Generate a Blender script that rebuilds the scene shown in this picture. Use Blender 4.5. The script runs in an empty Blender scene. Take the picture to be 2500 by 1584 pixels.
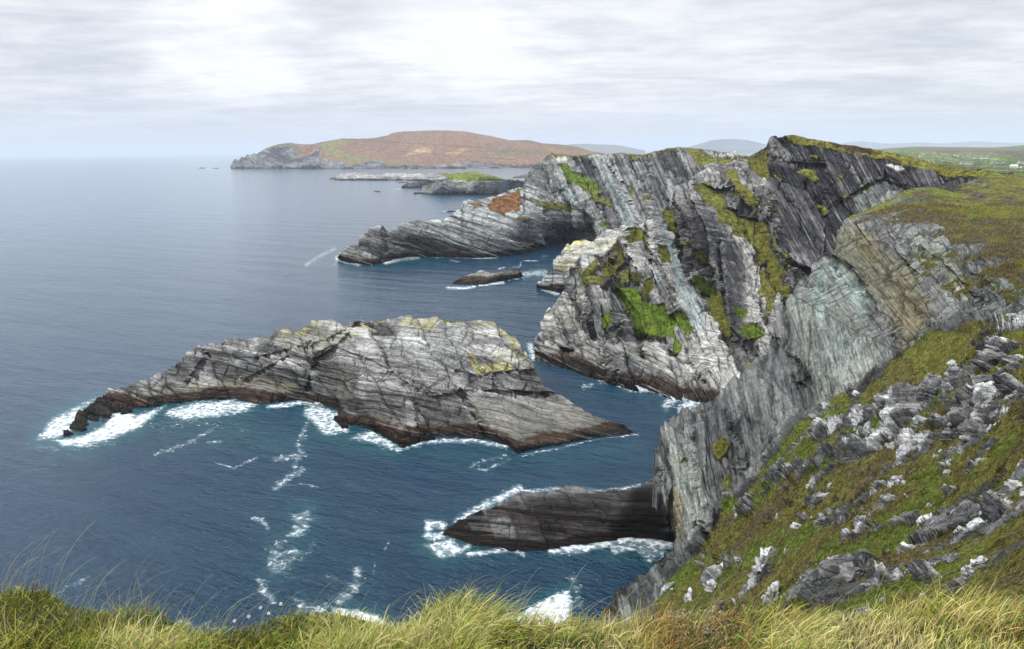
import bpy, math, random
import numpy as np
from mathutils import Matrix, Vector

# ------------------------------------------------------------------ camera
H = 100.0
FPX = 1800.0
PITCH = math.atan((792 - 368.5) / FPX)
ROLL = 0.0102
F0 = np.array([0, math.cos(PITCH), -math.sin(PITCH)])
R0 = np.array([1.0, 0, 0]); U0 = np.array([0, math.sin(PITCH), math.cos(PITCH)])
RV = math.cos(ROLL) * R0 - math.sin(ROLL) * U0
UV = math.cos(ROLL) * U0 + math.sin(ROLL) * R0
CAM = np.array([0, 0, H])

scene = bpy.context.scene
COL = scene.collection
cam_data = bpy.data.cameras.new('camera')
cam = bpy.data.objects.new('camera', cam_data)
COL.objects.link(cam)
cam_data.sensor_width = 36
cam_data.lens = 36 * FPX / 2500
cam_data.clip_start = 0.1
cam_data.clip_end = 120000
Mx = Matrix(((RV[0], UV[0], -F0[0], 0), (RV[1], UV[1], -F0[1], 0), (RV[2], UV[2], -F0[2], H), (0, 0, 0, 1)))
cam.matrix_world = Mx
scene.camera = cam

# ------------------------------------------------------------------ light
SUN_EL, SUN_AZ = math.radians(48), math.radians(-105)     # azimuth from +Y towards +X; negative = left
sl = bpy.data.lights.new('sun', 'SUN')
sl.energy = 1.5
sl.angle = math.radians(10)
sl.color = (1.0, 0.96, 0.9)
sun = bpy.data.objects.new('sun', sl)
COL.objects.link(sun)
sdir = Vector((math.sin(SUN_AZ) * math.cos(SUN_EL), math.cos(SUN_AZ) * math.cos(SUN_EL), math.sin(SUN_EL)))
sun.rotation_euler = sdir.to_track_quat('Z', 'Y').to_euler()

world = bpy.data.worlds.new('World')
scene.world = world
world.use_nodes = True
scene.view_settings.view_transform = 'Standard'
scene.view_settings.look = 'None'
scene.view_settings.exposure = 0.36
scene.view_settings.gamma = 1.0
scene.view_settings.use_curve_mapping = False
scene.cycles.max_bounces = 5
scene.cycles.diffuse_bounces = 1
scene.cycles.glossy_bounces = 2
scene.cycles.transmission_bounces = 2
scene.cycles.volume_bounces = 1
scene.cycles.use_denoising = True


class NT:
    """small helper for node trees"""
    def __init__(s, tree):
        s.t = tree; s.n = tree.nodes; s.l = tree.links
    def new(s, typ, **kw):
        nd = s.n.new(typ)
        for k, v in kw.items():
            setattr(nd, k, v)
        return nd
    def put(s, sock, v):
        if isinstance(v, bpy.types.NodeSocket):
            s.l.new(v, sock)
        elif v is not None:
            if hasattr(sock.default_value, '__len__') and not hasattr(v, '__len__'):
                v = [v] * len(sock.default_value)
            if hasattr(sock.default_value, '__len__') and len(sock.default_value) == 4 and len(v) == 3:
                v = tuple(v) + (1,)
            sock.default_value = v
    def math(s, op, a, b=None, c=None, clamp=False):
        nd = s.new('ShaderNodeMath', operation=op, use_clamp=clamp)
        s.put(nd.inputs[0], a); s.put(nd.inputs[1], b); s.put(nd.inputs[2], c)
        return nd.outputs[0]
    def vmath(s, op, a, b=None):
        nd = s.new('ShaderNodeVectorMath', operation=op)
        s.put(nd.inputs[0], a); s.put(nd.inputs[1], b)
        return nd.outputs[0] if op not in ('DOT_PRODUCT', 'LENGTH') else nd.outputs['Value']
    def mix(s, f, a, b, blend='MIX'):
        nd = s.new('ShaderNodeMix', data_type='RGBA', blend_type=blend)
        s.put(nd.inputs[0], f); s.put(nd.inputs[6], a); s.put(nd.inputs[7], b)
        return nd.outputs[2]
    def noise(s, vec, scale, detail=4, rough=0.55, dist=0.0):
        nd = s.new('ShaderNodeTexNoise')
        s.put(nd.inputs['Vector'], vec)
        nd.inputs['Scale'].default_value = scale; nd.inputs['Detail'].default_value = detail
        nd.inputs['Roughness'].default_value = rough; nd.inputs['Distortion'].default_value = dist
        return nd.outputs['Fac']
    def mapr(s, v, a, b, c=0.0, d=1.0, smooth=True):
        nd = s.new('ShaderNodeMapRange')
        nd.interpolation_type = 'SMOOTHSTEP' if smooth else 'LINEAR'
        s.put(nd.inputs[0], v)
        for i, x in enumerate((a, b, c, d)):
            s.put(nd.inputs[i + 1], x)
        return nd.outputs[0]
    def scale3(s, vec, sc, loc=(0, 0, 0), rot=(0, 0, 0)):
        nd = s.new('ShaderNodeMapping')
        s.put(nd.inputs[0], vec)
        nd.inputs['Scale'].default_value = sc; nd.inputs['Location'].default_value = loc
        nd.inputs['Rotation'].default_value = rot
        return nd.outputs[0]
    def attr(s, name, out='Fac'):
        nd = s.new('ShaderNodeAttribute'); nd.attribute_name = name
        return nd.outputs[out]


# overcast sky: Nishita behind a layered cloud deck seen in perspective
w = NT(world.node_tree)
w.n.clear()
tc = w.new('ShaderNodeTexCoord')
D = tc.outputs['Generated']
sky = w.new('ShaderNodeTexSky', sky_type='NISHITA')
sky.sun_disc = False
sky.sun_elevation = SUN_EL
sky.sun_rotation = SUN_AZ
sky.altitude = 100
sep = w.new('ShaderNodeSeparateXYZ'); w.put(sep.inputs[0], D)
zc = w.math('MAXIMUM', sep.outputs[2], 0.0)
den = w.math('ADD', zc, 0.07)
cmb = w.new('ShaderNodeCombineXYZ')
w.put(cmb.inputs[0], w.math('DIVIDE', sep.outputs[0], den))
w.put(cmb.inputs[1], w.math('DIVIDE', sep.outputs[1], den))
cmb.inputs[2].default_value = 0.3
P = cmb.outputs[0]
n1 = w.noise(w.scale3(P, (0.75, 1.0, 1.0), rot=(0, 0, 0.12)), 1.15, 7, 0.6, 0.5)
n2 = w.noise(w.scale3(P, (0.5, 1.2, 1.0), loc=(3.1, 7.7, 0), rot=(0, 0, -0.08)), 0.75, 4, 0.5, 0.1)
n3 = w.noise(w.scale3(P, (0.8, 1.0, 1.0), loc=(9.1, 2.7, 0)), 3.2, 5, 0.6, 0.0)
n4 = w.noise(w.scale3(P, (0.6, 1.0, 1.0), loc=(1.1, 5.7, 0), rot=(0, 0, 0.2)), 7.0, 6, 0.62, 0.6)
cl = w.math('ADD', w.math('ADD', w.math('MULTIPLY', n1, 0.42), w.math('MULTIPLY', n4, 0.12)), w.math('ADD', w.math('MULTIPLY', n2, 0.26), w.math('MULTIPLY', n3, 0.20)))
shade = w.mapr(cl, 0.38, 0.62)


def blob(c, r0, r1):
    c = Vector(c).normalized()
    dt = w.vmath('DOT_PRODUCT', D, tuple(c))
    return w.mapr(dt, math.cos(r0), math.cos(r1))


def pixdir(px, py):
    v = F0 + RV * (px - 1250) / FPX + UV * (792 - py) / FPX
    return tuple(v / np.linalg.norm(v))


nvec = w.new('ShaderNodeTexNoise'); w.put(nvec.inputs['Vector'], w.scale3(D, (1.0, 1.0, 2.2))); nvec.inputs['Scale'].default_value = 4.5
nvec.inputs['Detail'].default_value = 5
off = w.vmath('SUBTRACT', nvec.outputs['Color'], (0.5, 0.5, 0.5))
sc_ = w.new('ShaderNodeVectorMath', operation='SCALE'); w.put(sc_.inputs[0], off); sc_.inputs['Scale'].default_value = 0.26
DW = w.vmath('ADD', D, sc_.outputs[0])


def wblob(px, py, rx, gain, flat=2.6):
    """soft bright thin spot in the cloud deck around a direction"""
    c = pixdir(px, py)
    df = w.vmath('SUBTRACT', DW, c)
    df = w.vmath('MULTIPLY', df, (1, 1, flat))
    ln = w.vmath('LENGTH', df)
    return w.math('MULTIPLY', w.mapr(ln, rx, rx * 0.15), gain)


br = w.math('ADD', wblob(1060, 50, 0.22, 0.62, 1.8), wblob(520, 95, 0.14, 0.75, 2.0))
br = w.math('ADD', br, wblob(1300, 130, 0.24, 0.22, 2.4))
br = w.math('ADD', br, wblob(1700, 235, 0.4, 0.15, 4.0))
shade2 = w.math('ADD', w.math('MULTIPLY', shade, 0.78), br, clamp=True)
ccol = w.mix(shade2, (5.45, 5.85, 6.6), (8.9, 9.05, 9.3))
hz = w.mapr(sep.outputs[2], 0.0, 0.16)
ccol = w.mix(w.mapr(sep.outputs[2], 0.09, -0.01), ccol, (6.1, 6.55, 7.3))
cov = w.mapr(w.noise(P, 0.9, 3, 0.5), 0.2, 0.3, 0.93, 1.0)
fin = w.mix(cov, sky.outputs[0], ccol)
# an overcast vault is about three times as luminous overhead as at the horizon
cie = w.new('ShaderNodeCombineXYZ')
cv = w.math('ADD', w.math('MULTIPLY', w.mapr(sep.outputs[2], 0.17, 1.0, 0.0, 1.0, smooth=False), 1.5), 1.0)
for i_ in range(3): w.put(cie.inputs[i_], cv)
fin = w.vmath('MULTIPLY', fin, cie.outputs[0])
bg = w.new('ShaderNodeBackground'); w.put(bg.inputs[0], fin); bg.inputs[1].default_value = 0.09
wo = w.new('ShaderNodeOutputWorld'); w.l.new(bg.outputs[0], wo.inputs[0])

# ------------------------------------------------------------------ numeric helpers


def h01(*k, seed=0):
    x = np.zeros(np.broadcast(*k).shape, dtype=np.uint32) + np.uint32((seed * 2654435761 + 12345) & 0xffffffff)
    for i, a in enumerate(k):
        a = np.asarray(a).astype(np.int64).astype(np.uint32)
        x = (x ^ (a * np.uint32((0x9E3779B1, 0x85EBCA77, 0xC2B2AE3D)[i % 3]))) * np.uint32(0x27D4EB2F)
        x ^= x >> np.uint32(15)
    x = (x ^ (x >> np.uint32(13))) * np.uint32(0x165667B1)
    x ^= x >> np.uint32(16)
    return x.astype(np.float64) / 4294967295.0


def vn3(x, y, z, seed=0):
    ix, iy, iz = np.floor(x), np.floor(y), np.floor(z)
    fx, fy, fz = x - ix, y - iy, z - iz
    sx, sy, sz = [f * f * f * (f * (f * 6 - 15) + 10) for f in (fx, fy, fz)]
    r = 0
    for dx in (0, 1):
        wx = sx if dx else 1 - sx
        for dy in (0, 1):
            wy = sy if dy else 1 - sy
            for dz in (0, 1):
                wz = sz if dz else 1 - sz
                r = r + wx * wy * wz * h01(ix + dx, iy + dy, iz + dz, seed=seed)
    return r


def fbm(x, y, z, sc, octs=4, seed=0, gain=0.5):
    a, s, tot, k = 1.0, 0.0, 0.0, sc
    for o in range(octs):
        s = s + a * vn3(x / k + 17.3 * o, y / k - 9.1 * o, z / k + 4.7 * o, seed + o)
        tot += a; a *= gain; k *= 0.47
    return s / tot


def sst(x, a, b):
    t = np.clip((x - a) / (b - a), 0, 1)
    return t * t * (3 - 2 * t)


class TPS:
    def __init__(s, pts, vals, scale=400.0):
        s.p = np.asarray(pts, float) / scale; s.sc = scale
        n = len(s.p)
        K = s.phi(np.linalg.norm(s.p[:, None] - s.p[None], axis=2)) + np.eye(n) * 1e-4
        Pm = np.c_[np.ones(n), s.p]
        A = np.zeros((n + 3, n + 3)); A[:n, :n] = K; A[:n, n:] = Pm; A[n:, :n] = Pm.T
        s.w = np.linalg.solve(A, np.r_[np.asarray(vals, float), 0, 0, 0])
    @staticmethod
    def phi(r):
        return np.where(r > 1e-9, r * r * np.log(np.maximum(r, 1e-9)), 0)
    def __call__(s, x, y):
        x = np.asarray(x, float) / s.sc; y = np.asarray(y, float) / s.sc
        o = s.w[-3] + s.w[-2] * x + s.w[-1] * y
        for (a, b), wt in zip(s.p, s.w[:-3]):
            r2 = (x - a) ** 2 + (y - b) ** 2
            o = o + wt * 0.5 * r2 * np.log(np.maximum(r2, 1e-18))
        return o


def ray(px, py):
    px = np.asarray(px, float); py = np.asarray(py, float)
    return F0 + RV * ((px - 1250) / FPX)[..., None] + UV * ((792 - py) / FPX)[..., None]


def pt(px, py, d):
    return CAM + ray(px, py) * np.asarray(d, float)[..., None]


def dsea(px, py, z=0.0):
    """depth at which the line of sight through a photo point reaches height z"""
    return (z - H) / ray(px, py)[..., 2]


def proj(P):
    q = P - CAM
    d = q @ F0
    return 1250 + FPX * (q @ RV) / d, 792 - FPX * (q @ UV) / d, d


def zc_(o, s, pts):
    """zoom-crop coordinates to photo pixels"""
    return [(o[0] + s * a, o[1] + s * b) for a, b in pts]


def ZA(*p): return zc_((1250, 340), 0.26993, p)
def ZB(*p): return zc_((1250, 600), 0.26993, p)
def ZC(*p): return zc_((1850, 320), 0.26993, p)
def ZD(*p): return zc_((1850, 700), 0.26993, p)
def ZE(*p): return zc_((1850, 1100), 0.26993, p)
def ZF(*p): return zc_((500, 280), 0.37375, p)
def ZG(*p): return zc_((0, 700), 0.66445, p)
def ZH(*p): return zc_((1000, 1100), 0.62292, p)
def ZI(*p): return zc_((1400, 1000), 0.32765, p)
def ZJ(*p): return zc_((800, 500), 0.37375, p)


def polydist(px, py, poly):
    """signed distance (px) to polygon: positive inside"""
    poly = np.asarray(poly, float)
    lo, hi = poly.min(0) - 45, poly.max(0) + 45
    out = np.full(px.shape, -45.0)
    sel = (px > lo[0]) & (px < hi[0]) & (py > lo[1]) & (py < hi[1])
    if not sel.any():
        return out
    x, y = px[sel], py[sel]
    d2 = np.full(x.shape, 1e12); ins = np.zeros(x.shape, bool)
    n = len(poly)
    for i in range(n):
        a, b = poly[i], poly[(i + 1) % n]
        e = b - a
        t = np.clip(((x - a[0]) * e[0] + (y - a[1]) * e[1]) / (e @ e + 1e-9), 0, 1)
        d2 = np.minimum(d2, (x - a[0] - t * e[0]) ** 2 + (y - a[1] - t * e[1]) ** 2)
        c = (a[1] > y) != (b[1] > y)
        with np.errstate(divide='ignore', invalid='ignore'):
            xi = a[0] + (y - a[1]) * e[0] / (e[1] if e[1] != 0 else 1e-9)
        ins ^= c & (x < xi)
    d = np.sqrt(d2)
    out[sel] = np.where(ins, d, -d)
    return out


def linedist(px, py, line, pad=80):
    """distance, signed side and distance along a polyline"""
    line = np.asarray(line, float)
    lo, hi = line.min(0) - pad, line.max(0) + pad
    dd = np.full(px.shape, 1e6); sd = np.zeros(px.shape); al = np.zeros(px.shape)
    sel = (px > lo[0]) & (px < hi[0]) & (py > lo[1]) & (py < hi[1])
    x, y = px[sel], py[sel]
    if not len(x):
        return dd, sd, al
    D_ = np.full(x.shape, 1e6); S_ = np.zeros(x.shape); A_ = np.zeros(x.shape)
    seg = np.linalg.norm(np.diff(line, axis=0), axis=1); tot = seg.sum(); acc = 0
    for i in range(len(line) - 1):
        a, b = line[i], line[i + 1]; e = b - a
        tr = ((x - a[0]) * e[0] + (y - a[1]) * e[1]) / (e @ e + 1e-9)
        t = np.clip(tr, 0, 1)
        dx, dy = x - a[0] - t * e[0], y - a[1] - t * e[1]
        d = np.hypot(dx, dy)
        cr = np.sign(e[0] * (y - a[1]) - e[1] * (x - a[0]))
        m = d < D_
        D_ = np.where(m, d, D_); S_ = np.where(m, cr, S_); A_ = np.where(m, (acc + t * seg[i]) / tot, A_)
        acc += seg[i]
    dd[sel] = D_; sd[sel] = S_; al[sel] = A_
    return dd, sd, al


def blocks(s, t, w, L, seed):
    """beds of thickness w broken into blocks of length L: random height, saw profile and joint depth"""
    i = np.floor(s / w); fs = s / w - i
    tt = t / L + h01(i, seed=seed) * 7.0
    j = np.floor(tt); ft = tt - j
    r = h01(i, j, seed=seed + 3)
    saw = fs - 0.5
    crack = np.minimum(np.minimum(fs, 1 - fs) * w, np.minimum(ft, 1 - ft) * L * 0.6) / w
    return r, saw, crack, h01(i, seed=seed + 9)


def facets(a, b, c, seed):
    """broken angular blocks: nearest-cell planes. returns height, cell value, closeness to a joint"""
    ia, ib, ic = np.floor(a), np.floor(b), np.floor(c)
    d1 = np.full(a.shape, 9.0); d2 = np.full(a.shape, 9.0); H_ = np.zeros(a.shape); V_ = np.zeros(a.shape)
    for x in (-1, 0, 1):
        for y in (-1, 0, 1):
            for z in (-1, 0, 1):
                ja, jb, jc = ia + x, ib + y, ic + z
                ua = a - ja - h01(ja, jb, jc, seed=seed); ub = b - jb - h01(ja, jb, jc, seed=seed + 1); uc = c - jc - h01(ja, jb, jc, seed=seed + 2)
                d = ua * ua + ub * ub + uc * uc
                v = h01(ja, jb, jc, seed=seed + 3)
                h = (v - 0.5) + ua * (h01(ja, jb, jc, seed=seed + 4) - 0.25) * 1.5 + ub * (h01(ja, jb, jc, seed=seed + 5) - 0.5) * 1.3
                m = d < d1
                d2 = np.where(m, d1, np.minimum(d2, d)); H_ = np.where(m, h, H_); V_ = np.where(m, v, V_); d1 = np.where(m, d, d1)
    return H_, V_, np.sqrt(d2) - np.sqrt(d1)


# ------------------------------------------------------------------ mesh helpers


def tag(o, label=None, cat=None, group=None, kind=None):
    if label: o['label'] = label
    if cat: o['category'] = cat
    if group: o['group'] = group
    if kind: o['kind'] = kind
    return o


def mesh_obj(name, V, Fq, mat, attrs=None, smooth=False, parent=None):
    me = bpy.data.meshes.new(name)
    V = np.ascontiguousarray(V, dtype=np.float32); Fq = np.asarray(Fq)
    k = Fq.shape[1]
    me.vertices.add(len(V)); me.vertices.foreach_set('co', V.ravel())
    me.loops.add(Fq.size); me.loops.foreach_set('vertex_index', Fq.astype(np.int32).ravel())
    me.polygons.add(len(Fq))
    me.polygons.foreach_set('loop_start', np.arange(0, Fq.size, k, dtype=np.int32))
    me.polygons.foreach_set('use_smooth', np.full(len(Fq), smooth))
    me.update(calc_edges=True)
    for nm, (typ, arr) in (attrs or {}).items():
        a = me.attributes.new(nm, typ, 'POINT')
        if typ == 'FLOAT':
            a.data.foreach_set('value', np.ascontiguousarray(arr, dtype=np.float32).ravel())
        elif typ == 'FLOAT_VECTOR':
            a.data.foreach_set('vector', np.ascontiguousarray(arr, dtype=np.float32).ravel())
        else:
            c = np.ones((len(V), 4), np.float32); c[:, :3] = arr
            a.data.foreach_set('color', c.ravel())
    me.materials.append(mat)
    o = bpy.data.objects.new(name, me)
    COL.objects.link(o)
    if parent: o.parent = parent
    return o


def grid_faces(nu, nv):
    i = np.arange(nu - 1)[:, None] * nv + np.arange(nv - 1)[None]
    i = i.ravel()
    return np.c_[i, i + nv, i + nv + 1, i + 1]


def grid_normals(P):
    du = np.gradient(P, axis=0); dv = np.gradient(P, axis=1)
    n = np.cross(du, dv)
    n /= np.linalg.norm(n, axis=2, keepdims=True) + 1e-12
    tocam = CAM - P
    flip = np.sign((n * tocam).sum(2, keepdims=True))
    # use one orientation for the whole sheet
    if np.median(flip) < 0:
        n = -n
    return n


def smooth2(a, k):
    for _ in range(k):
        b = a.copy()
        b[1:-1] = (a[:-2] + a[1:-1] * 2 + a[2:]) / 4
        a = b.copy()
        a[:, 1:-1] = (b[:, :-2] + b[:, 1:-1] * 2 + b[:, 2:]) / 4
    return a


# ------------------------------------------------------------------ materials
def pbsdf(m, rough=0.9, spec=0.25):
    m.use_nodes = True
    nt = NT(m.node_tree); nt.n.clear()
    b = nt.new('ShaderNodeBsdfPrincipled'); o = nt.new('ShaderNodeOutputMaterial')
    nt.l.new(b.outputs[0], o.inputs[0])
    b.inputs['Roughness'].default_value = rough
    b.inputs['Specular IOR Level'].default_value = spec
    return nt, b, o


def rock_material(name, fine=1.0, bump=0.5, grassfine=1.0, contrast=1.0, crack=0.3, pale=1.0, st=1.0):
    """stone in thin beds with weathering; turf where the 'grass' attribute says so. fine = size in metres of the finest beds"""
    m = bpy.data.materials.new(name)
    nt, b, o = pbsdf(m, 0.95, 0.06)
    bed = nt.attr('bed', 'Vector')
    geo = nt.new('ShaderNodeNewGeometry'); pos = geo.outputs['Position']
    col = nt.attr('col', 'Color'); g = nt.attr('grass')
    k = 1.0 / fine
    lam = nt.noise(nt.scale3(bed, (k * 1.0, k * 0.09 * st, k * 0.2)), 1.0, 6, 0.62, 0.15)
    lam2 = nt.noise(nt.scale3(bed, (k * 0.35, k * 0.05 * st, k * 0.1), loc=(5, 1, 2)), 1.0, 5, 0.6, 0.3)
    iso = nt.noise(pos, k * 0.5, 7, 0.65)
    vor = nt.new('ShaderNodeTexVoronoi', feature='DISTANCE_TO_EDGE')
    nt.put(vor.inputs['Vector'], nt.scale3(bed, (k * 0.22, k * 0.07, k * 0.12)))
    crk = nt.mapr(vor.outputs['Distance'], 0.0, 0.05, 0.0, 1.0)
    # tone of beds
    v = nt.math('ADD', nt.math('MULTIPLY', lam, 0.9), nt.math('ADD', nt.math('MULTIPLY', lam2, 0.6), nt.math('MULTIPLY', iso, 0.7)))
    gain = nt.mapr(v, 0.82, 1.38, 1.0 - 0.72 * contrast, 1.0 + 0.95 * contrast, smooth=False)
    cx = nt.new('ShaderNodeCombineXYZ')
    for i in range(3): nt.put(cx.inputs[i], gain)
    rc = nt.vmath('MULTIPLY', col, cx.outputs[0])
    # thin dark parting planes and pale beds that run on along the bedding
    ln1 = nt.noise(nt.scale3(bed, (k * 1.5, k * 0.035 * st, k * 0.08), loc=(2, 7, 3)), 1.0, 3, 0.6, 0.25)
    ln2 = nt.noise(nt.scale3(bed, (k * 0.6, k * 0.02 * st, k * 0.05), loc=(8, 4, 1)), 1.0, 4, 0.6, 0.35)
    rc = nt.mix(nt.math('MULTIPLY', nt.mapr(ln1, 0.45, 0.33), 0.55 * contrast), rc, (0.03, 0.029, 0.03))
    rc = nt.mix(nt.math('MULTIPLY', nt.mapr(ln2, 0.42, 0.30), 0.5 * contrast), rc, (0.04, 0.038, 0.04))
    rc = nt.mix(nt.math('MULTIPLY', nt.mapr(ln1, 0.58, 0.68), 0.5 * contrast * pale), rc, (0.50, 0.49, 0.465))
    # pale crustose lichen flecks
    sp = nt.mapr(nt.noise(pos, k * 1.6, 5, 0.7), 0.60, 0.68)
    rc = nt.mix(nt.math('MULTIPLY', sp, 0.45 * pale), rc, (0.50, 0.51, 0.47))
    rc = nt.mix(nt.mapr(crk, 0.0, 1.0, crack, 0.0), rc, (0.025, 0.024, 0.024))
    # turf
    gk = k * grassfine
    gm = nt.math('ADD', g, nt.math('MULTIPLY', nt.math('SUBTRACT', nt.noise(pos, gk * 0.55, 8, 0.75), 0.5), 1.5))
    gm = nt.mapr(gm, 0.44, 0.56)
    gn = nt.noise(pos, gk * 0.6, 6, 0.7)
    gs = nt.noise(nt.scale3(pos, (gk * 3, gk * 3, gk * 0.8), rot=(0.5, 0.6, 0)), 1.0, 3, 0.7)
    gcol = nt.attr('gcol', 'Color')
    gg = nt.mapr(nt.math('ADD', nt.math('MULTIPLY', gn, 0.6), nt.math('MULTIPLY', gs, 0.5)), 0.45, 0.66, 0.25, 2.2, smooth=False)
    cg = nt.new('ShaderNodeCombineXYZ')
    for i in range(3): nt.put(cg.inputs[i], gg)
    gc = nt.vmath('MULTIPLY', gcol, cg.outputs[0])
    gc = nt.mix(nt.mapr(nt.noise(pos, gk * 0.33, 4, 0.6), 0.5, 0.72, 0, 0.55), gc, (0.10, 0.075, 0.03))
    fc = nt.mix(gm, rc, gc)
    nt.put(b.inputs['Base Color'], fc)
    hgt = nt.math('ADD', nt.math('ADD', nt.math('MULTIPLY', lam, 0.9), nt.math('ADD', nt.math('MULTIPLY', nt.mapr(ln1, 0.33, 0.45), 0.22), nt.math('MULTIPLY', nt.mapr(ln2, 0.3, 0.42), 0.3))), nt.math('ADD', nt.math('MULTIPLY', iso, 0.8), nt.math('MULTIPLY', crk, crack)))
    hg2 = nt.math('MULTIPLY', nt.math('ADD', gn, gs), 1.2)
    hh = nt.new('ShaderNodeMix', data_type='FLOAT')
    nt.put(hh.inputs[0], gm); nt.put(hh.inputs[2], hgt); nt.put(hh.inputs[3], hg2)
    bp = nt.new('ShaderNodeBump'); bp.inputs['Strength'].default_value = 1.0
    bp.inputs['Distance'].default_value = bump * fine
    nt.put(bp.inputs['Height'], hh.outputs[0])
    nt.l.new(bp.outputs[0], b.inputs['Normal'])
    return m


# ------------------------------------------------------------------ land sheets
GREEN = (0.100, 0.150, 0.020); OLIVE = (0.155, 0.155, 0.035); DRY = (0.22, 0.17, 0.06); BRACK = (0.19, 0.095, 0.045); HEATH = (0.085, 0.060, 0.030)


class Surf:
    """a stretch of cliff or rock described by control points; holds world points and the fields that dress it"""
    pass


def land(name, top, bot, xr, nx, ny, ctrl, wet=True, water_bot=True, rows=None, step=None):
    """column-wise sheet between two lines, lower line (water) to upper line (crest)"""
    xs = np.linspace(xr[0], xr[1], nx)
    tp = np.asarray(top, float); bt = np.asarray(bot, float)
    yt = np.interp(xs, tp[:, 0], tp[:, 1]); yb = np.interp(xs, bt[:, 0], bt[:, 1])
    yb = np.maximum(yb, yt + 0.5)
    v = np.linspace(0, 1, ny)
    px = np.repeat(xs[:, None], ny, 1); py = yb[:, None] + (yt - yb)[:, None] * v[None]
    f = TPS([c[:2] for c in ctrl], [math.log(c[2]) for c in ctrl])
    ld = f(px, py)
    if water_bot is not False:
        wx = np.ones(nx) if water_bot is True else sst(xs, water_bot[1], water_bot[0])
        ex = np.log(dsea(xs, yb))
        corr = (ex - ld[:, 0]) * wx
        ld = ld + corr[:, None] * ((1 - v) ** 2)[None]
    return px, py, np.exp(ld)


def close(P, back, drop0=3.0, bottom_z=-7.0, toes=True):
    """adds the far side behind the crest and a foot below the water; back = list of (metres away, metres down)"""
    crest = P[:, -1]
    away = crest - CAM; away[:, 2] = 0; away /= np.linalg.norm(away, axis=1, keepdims=True)
    ext = []
    for (a, dz) in back:
        q = crest + away * a
        q[:, 2] = np.minimum(crest[:, 2] - dz, crest[:, 2])
        if a == back[-1][0]: q[:, 2] = bottom_z
        q[:, 2] = np.maximum(q[:, 2], bottom_z)
        ext.append(q[:, None])
    foot = P[:, 0].copy(); foot[:, 2] = bottom_z
    Pn = np.concatenate([foot[:, None], P] + ext, axis=1)
    return Pn, 1, len(back)


def padf(a, n0, n1):
    return np.concatenate([np.repeat(a[:, :1], n0, 1), a, np.repeat(a[:, -1:], n1, 1)], axis=1)


def bedframe(P, ang, fdip=0.0):
    """coordinates across (s) and along (t) beds whose trace dips ang degrees below horizontal to the right"""
    a = math.radians(ang)
    nrm = RV * math.sin(a) + UV * math.cos(a) + F0 * fdip
    tan = RV * math.cos(a) - UV * math.sin(a)
    q = P - CAM
    return q @ nrm, q @ tan, q @ F0


def bedpx(px, py, dref, ang):
    a = math.radians(ang) if np.isscalar(ang) else np.radians(ang)
    k = dref / FPX
    return (px * np.sin(a) - py * np.cos(a)) * k, (px * np.cos(a) + py * np.sin(a)) * k


def paint(base, px, py, zones, nz, fade=5.0):
    """lay coloured rock zones (polygon, colour, strength, edge softness)"""
    c = base
    for z in zones:
        poly, col_, st = z[:3]; fd = z[3] if len(z) > 3 else fade
        m = sst(polydist(px, py, poly) + nz * fd * 2.2, -fd, fd)[..., None] * st
        c = c * (1 - m) + np.asarray(col_) * m
    return c


def turf(px, py, zones, nz, g, gc, fade=4.0):
    for z in zones:
        poly, col_ = z[:2]; st = z[2] if len(z) > 2 else 1.0; fd = z[3] if len(z) > 3 else fade
        m = sst(polydist(px, py, poly) + nz * fd * 2.5, -fd, fd) * st
        g = np.maximum(g, m)
        gc = np.where((m > 0.25)[..., None], np.asarray(col_), gc)
    return g, gc

M_ROCKFAR = rock_material('cliff_stone_far', fine=3.2, bump=0.42, grassfine=1.2)
M_ROCKMID = rock_material('cliff_stone', fine=1.6, bump=0.5, grassfine=1.0, st=1.7)
M_ROCKNEAR = rock_material('slope_stone', fine=0.95, bump=0.5, grassfine=1.4, st=2.2, contrast=0.88, pale=0.5)
M_ISLET = rock_material('islet_stone', fine=1.6, bump=0.42, st=0.8, contrast=0.88, pale=0.7, crack=0.35)
M_SKERRY = rock_material('skerry_stone', fine=0.9, bump=0.7, contrast=0.6, pale=0.05)
M_HILL = rock_material('hill_stone', fine=14.0, bump=0.3, grassfine=1.0, contrast=0.7)

LIGHTG = np.array((0.34, 0.335, 0.315)); MIDG = np.array((0.20, 0.195, 0.19)); DARKG = np.array((0.055, 0.055, 0.060))
PALE = (0.46, 0.47, 0.45); CYAN = (0.32, 0.37, 0.355); WHITE = (0.58, 0.58, 0.56); OCHRE = (0.27, 0.215, 0.115); CREAM = (0.47, 0.44, 0.34)
LICH = (0.42, 0.36, 0.09); RUST = (0.34, 0.15, 0.05); SLATE = (0.085, 0.083, 0.09)


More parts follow.
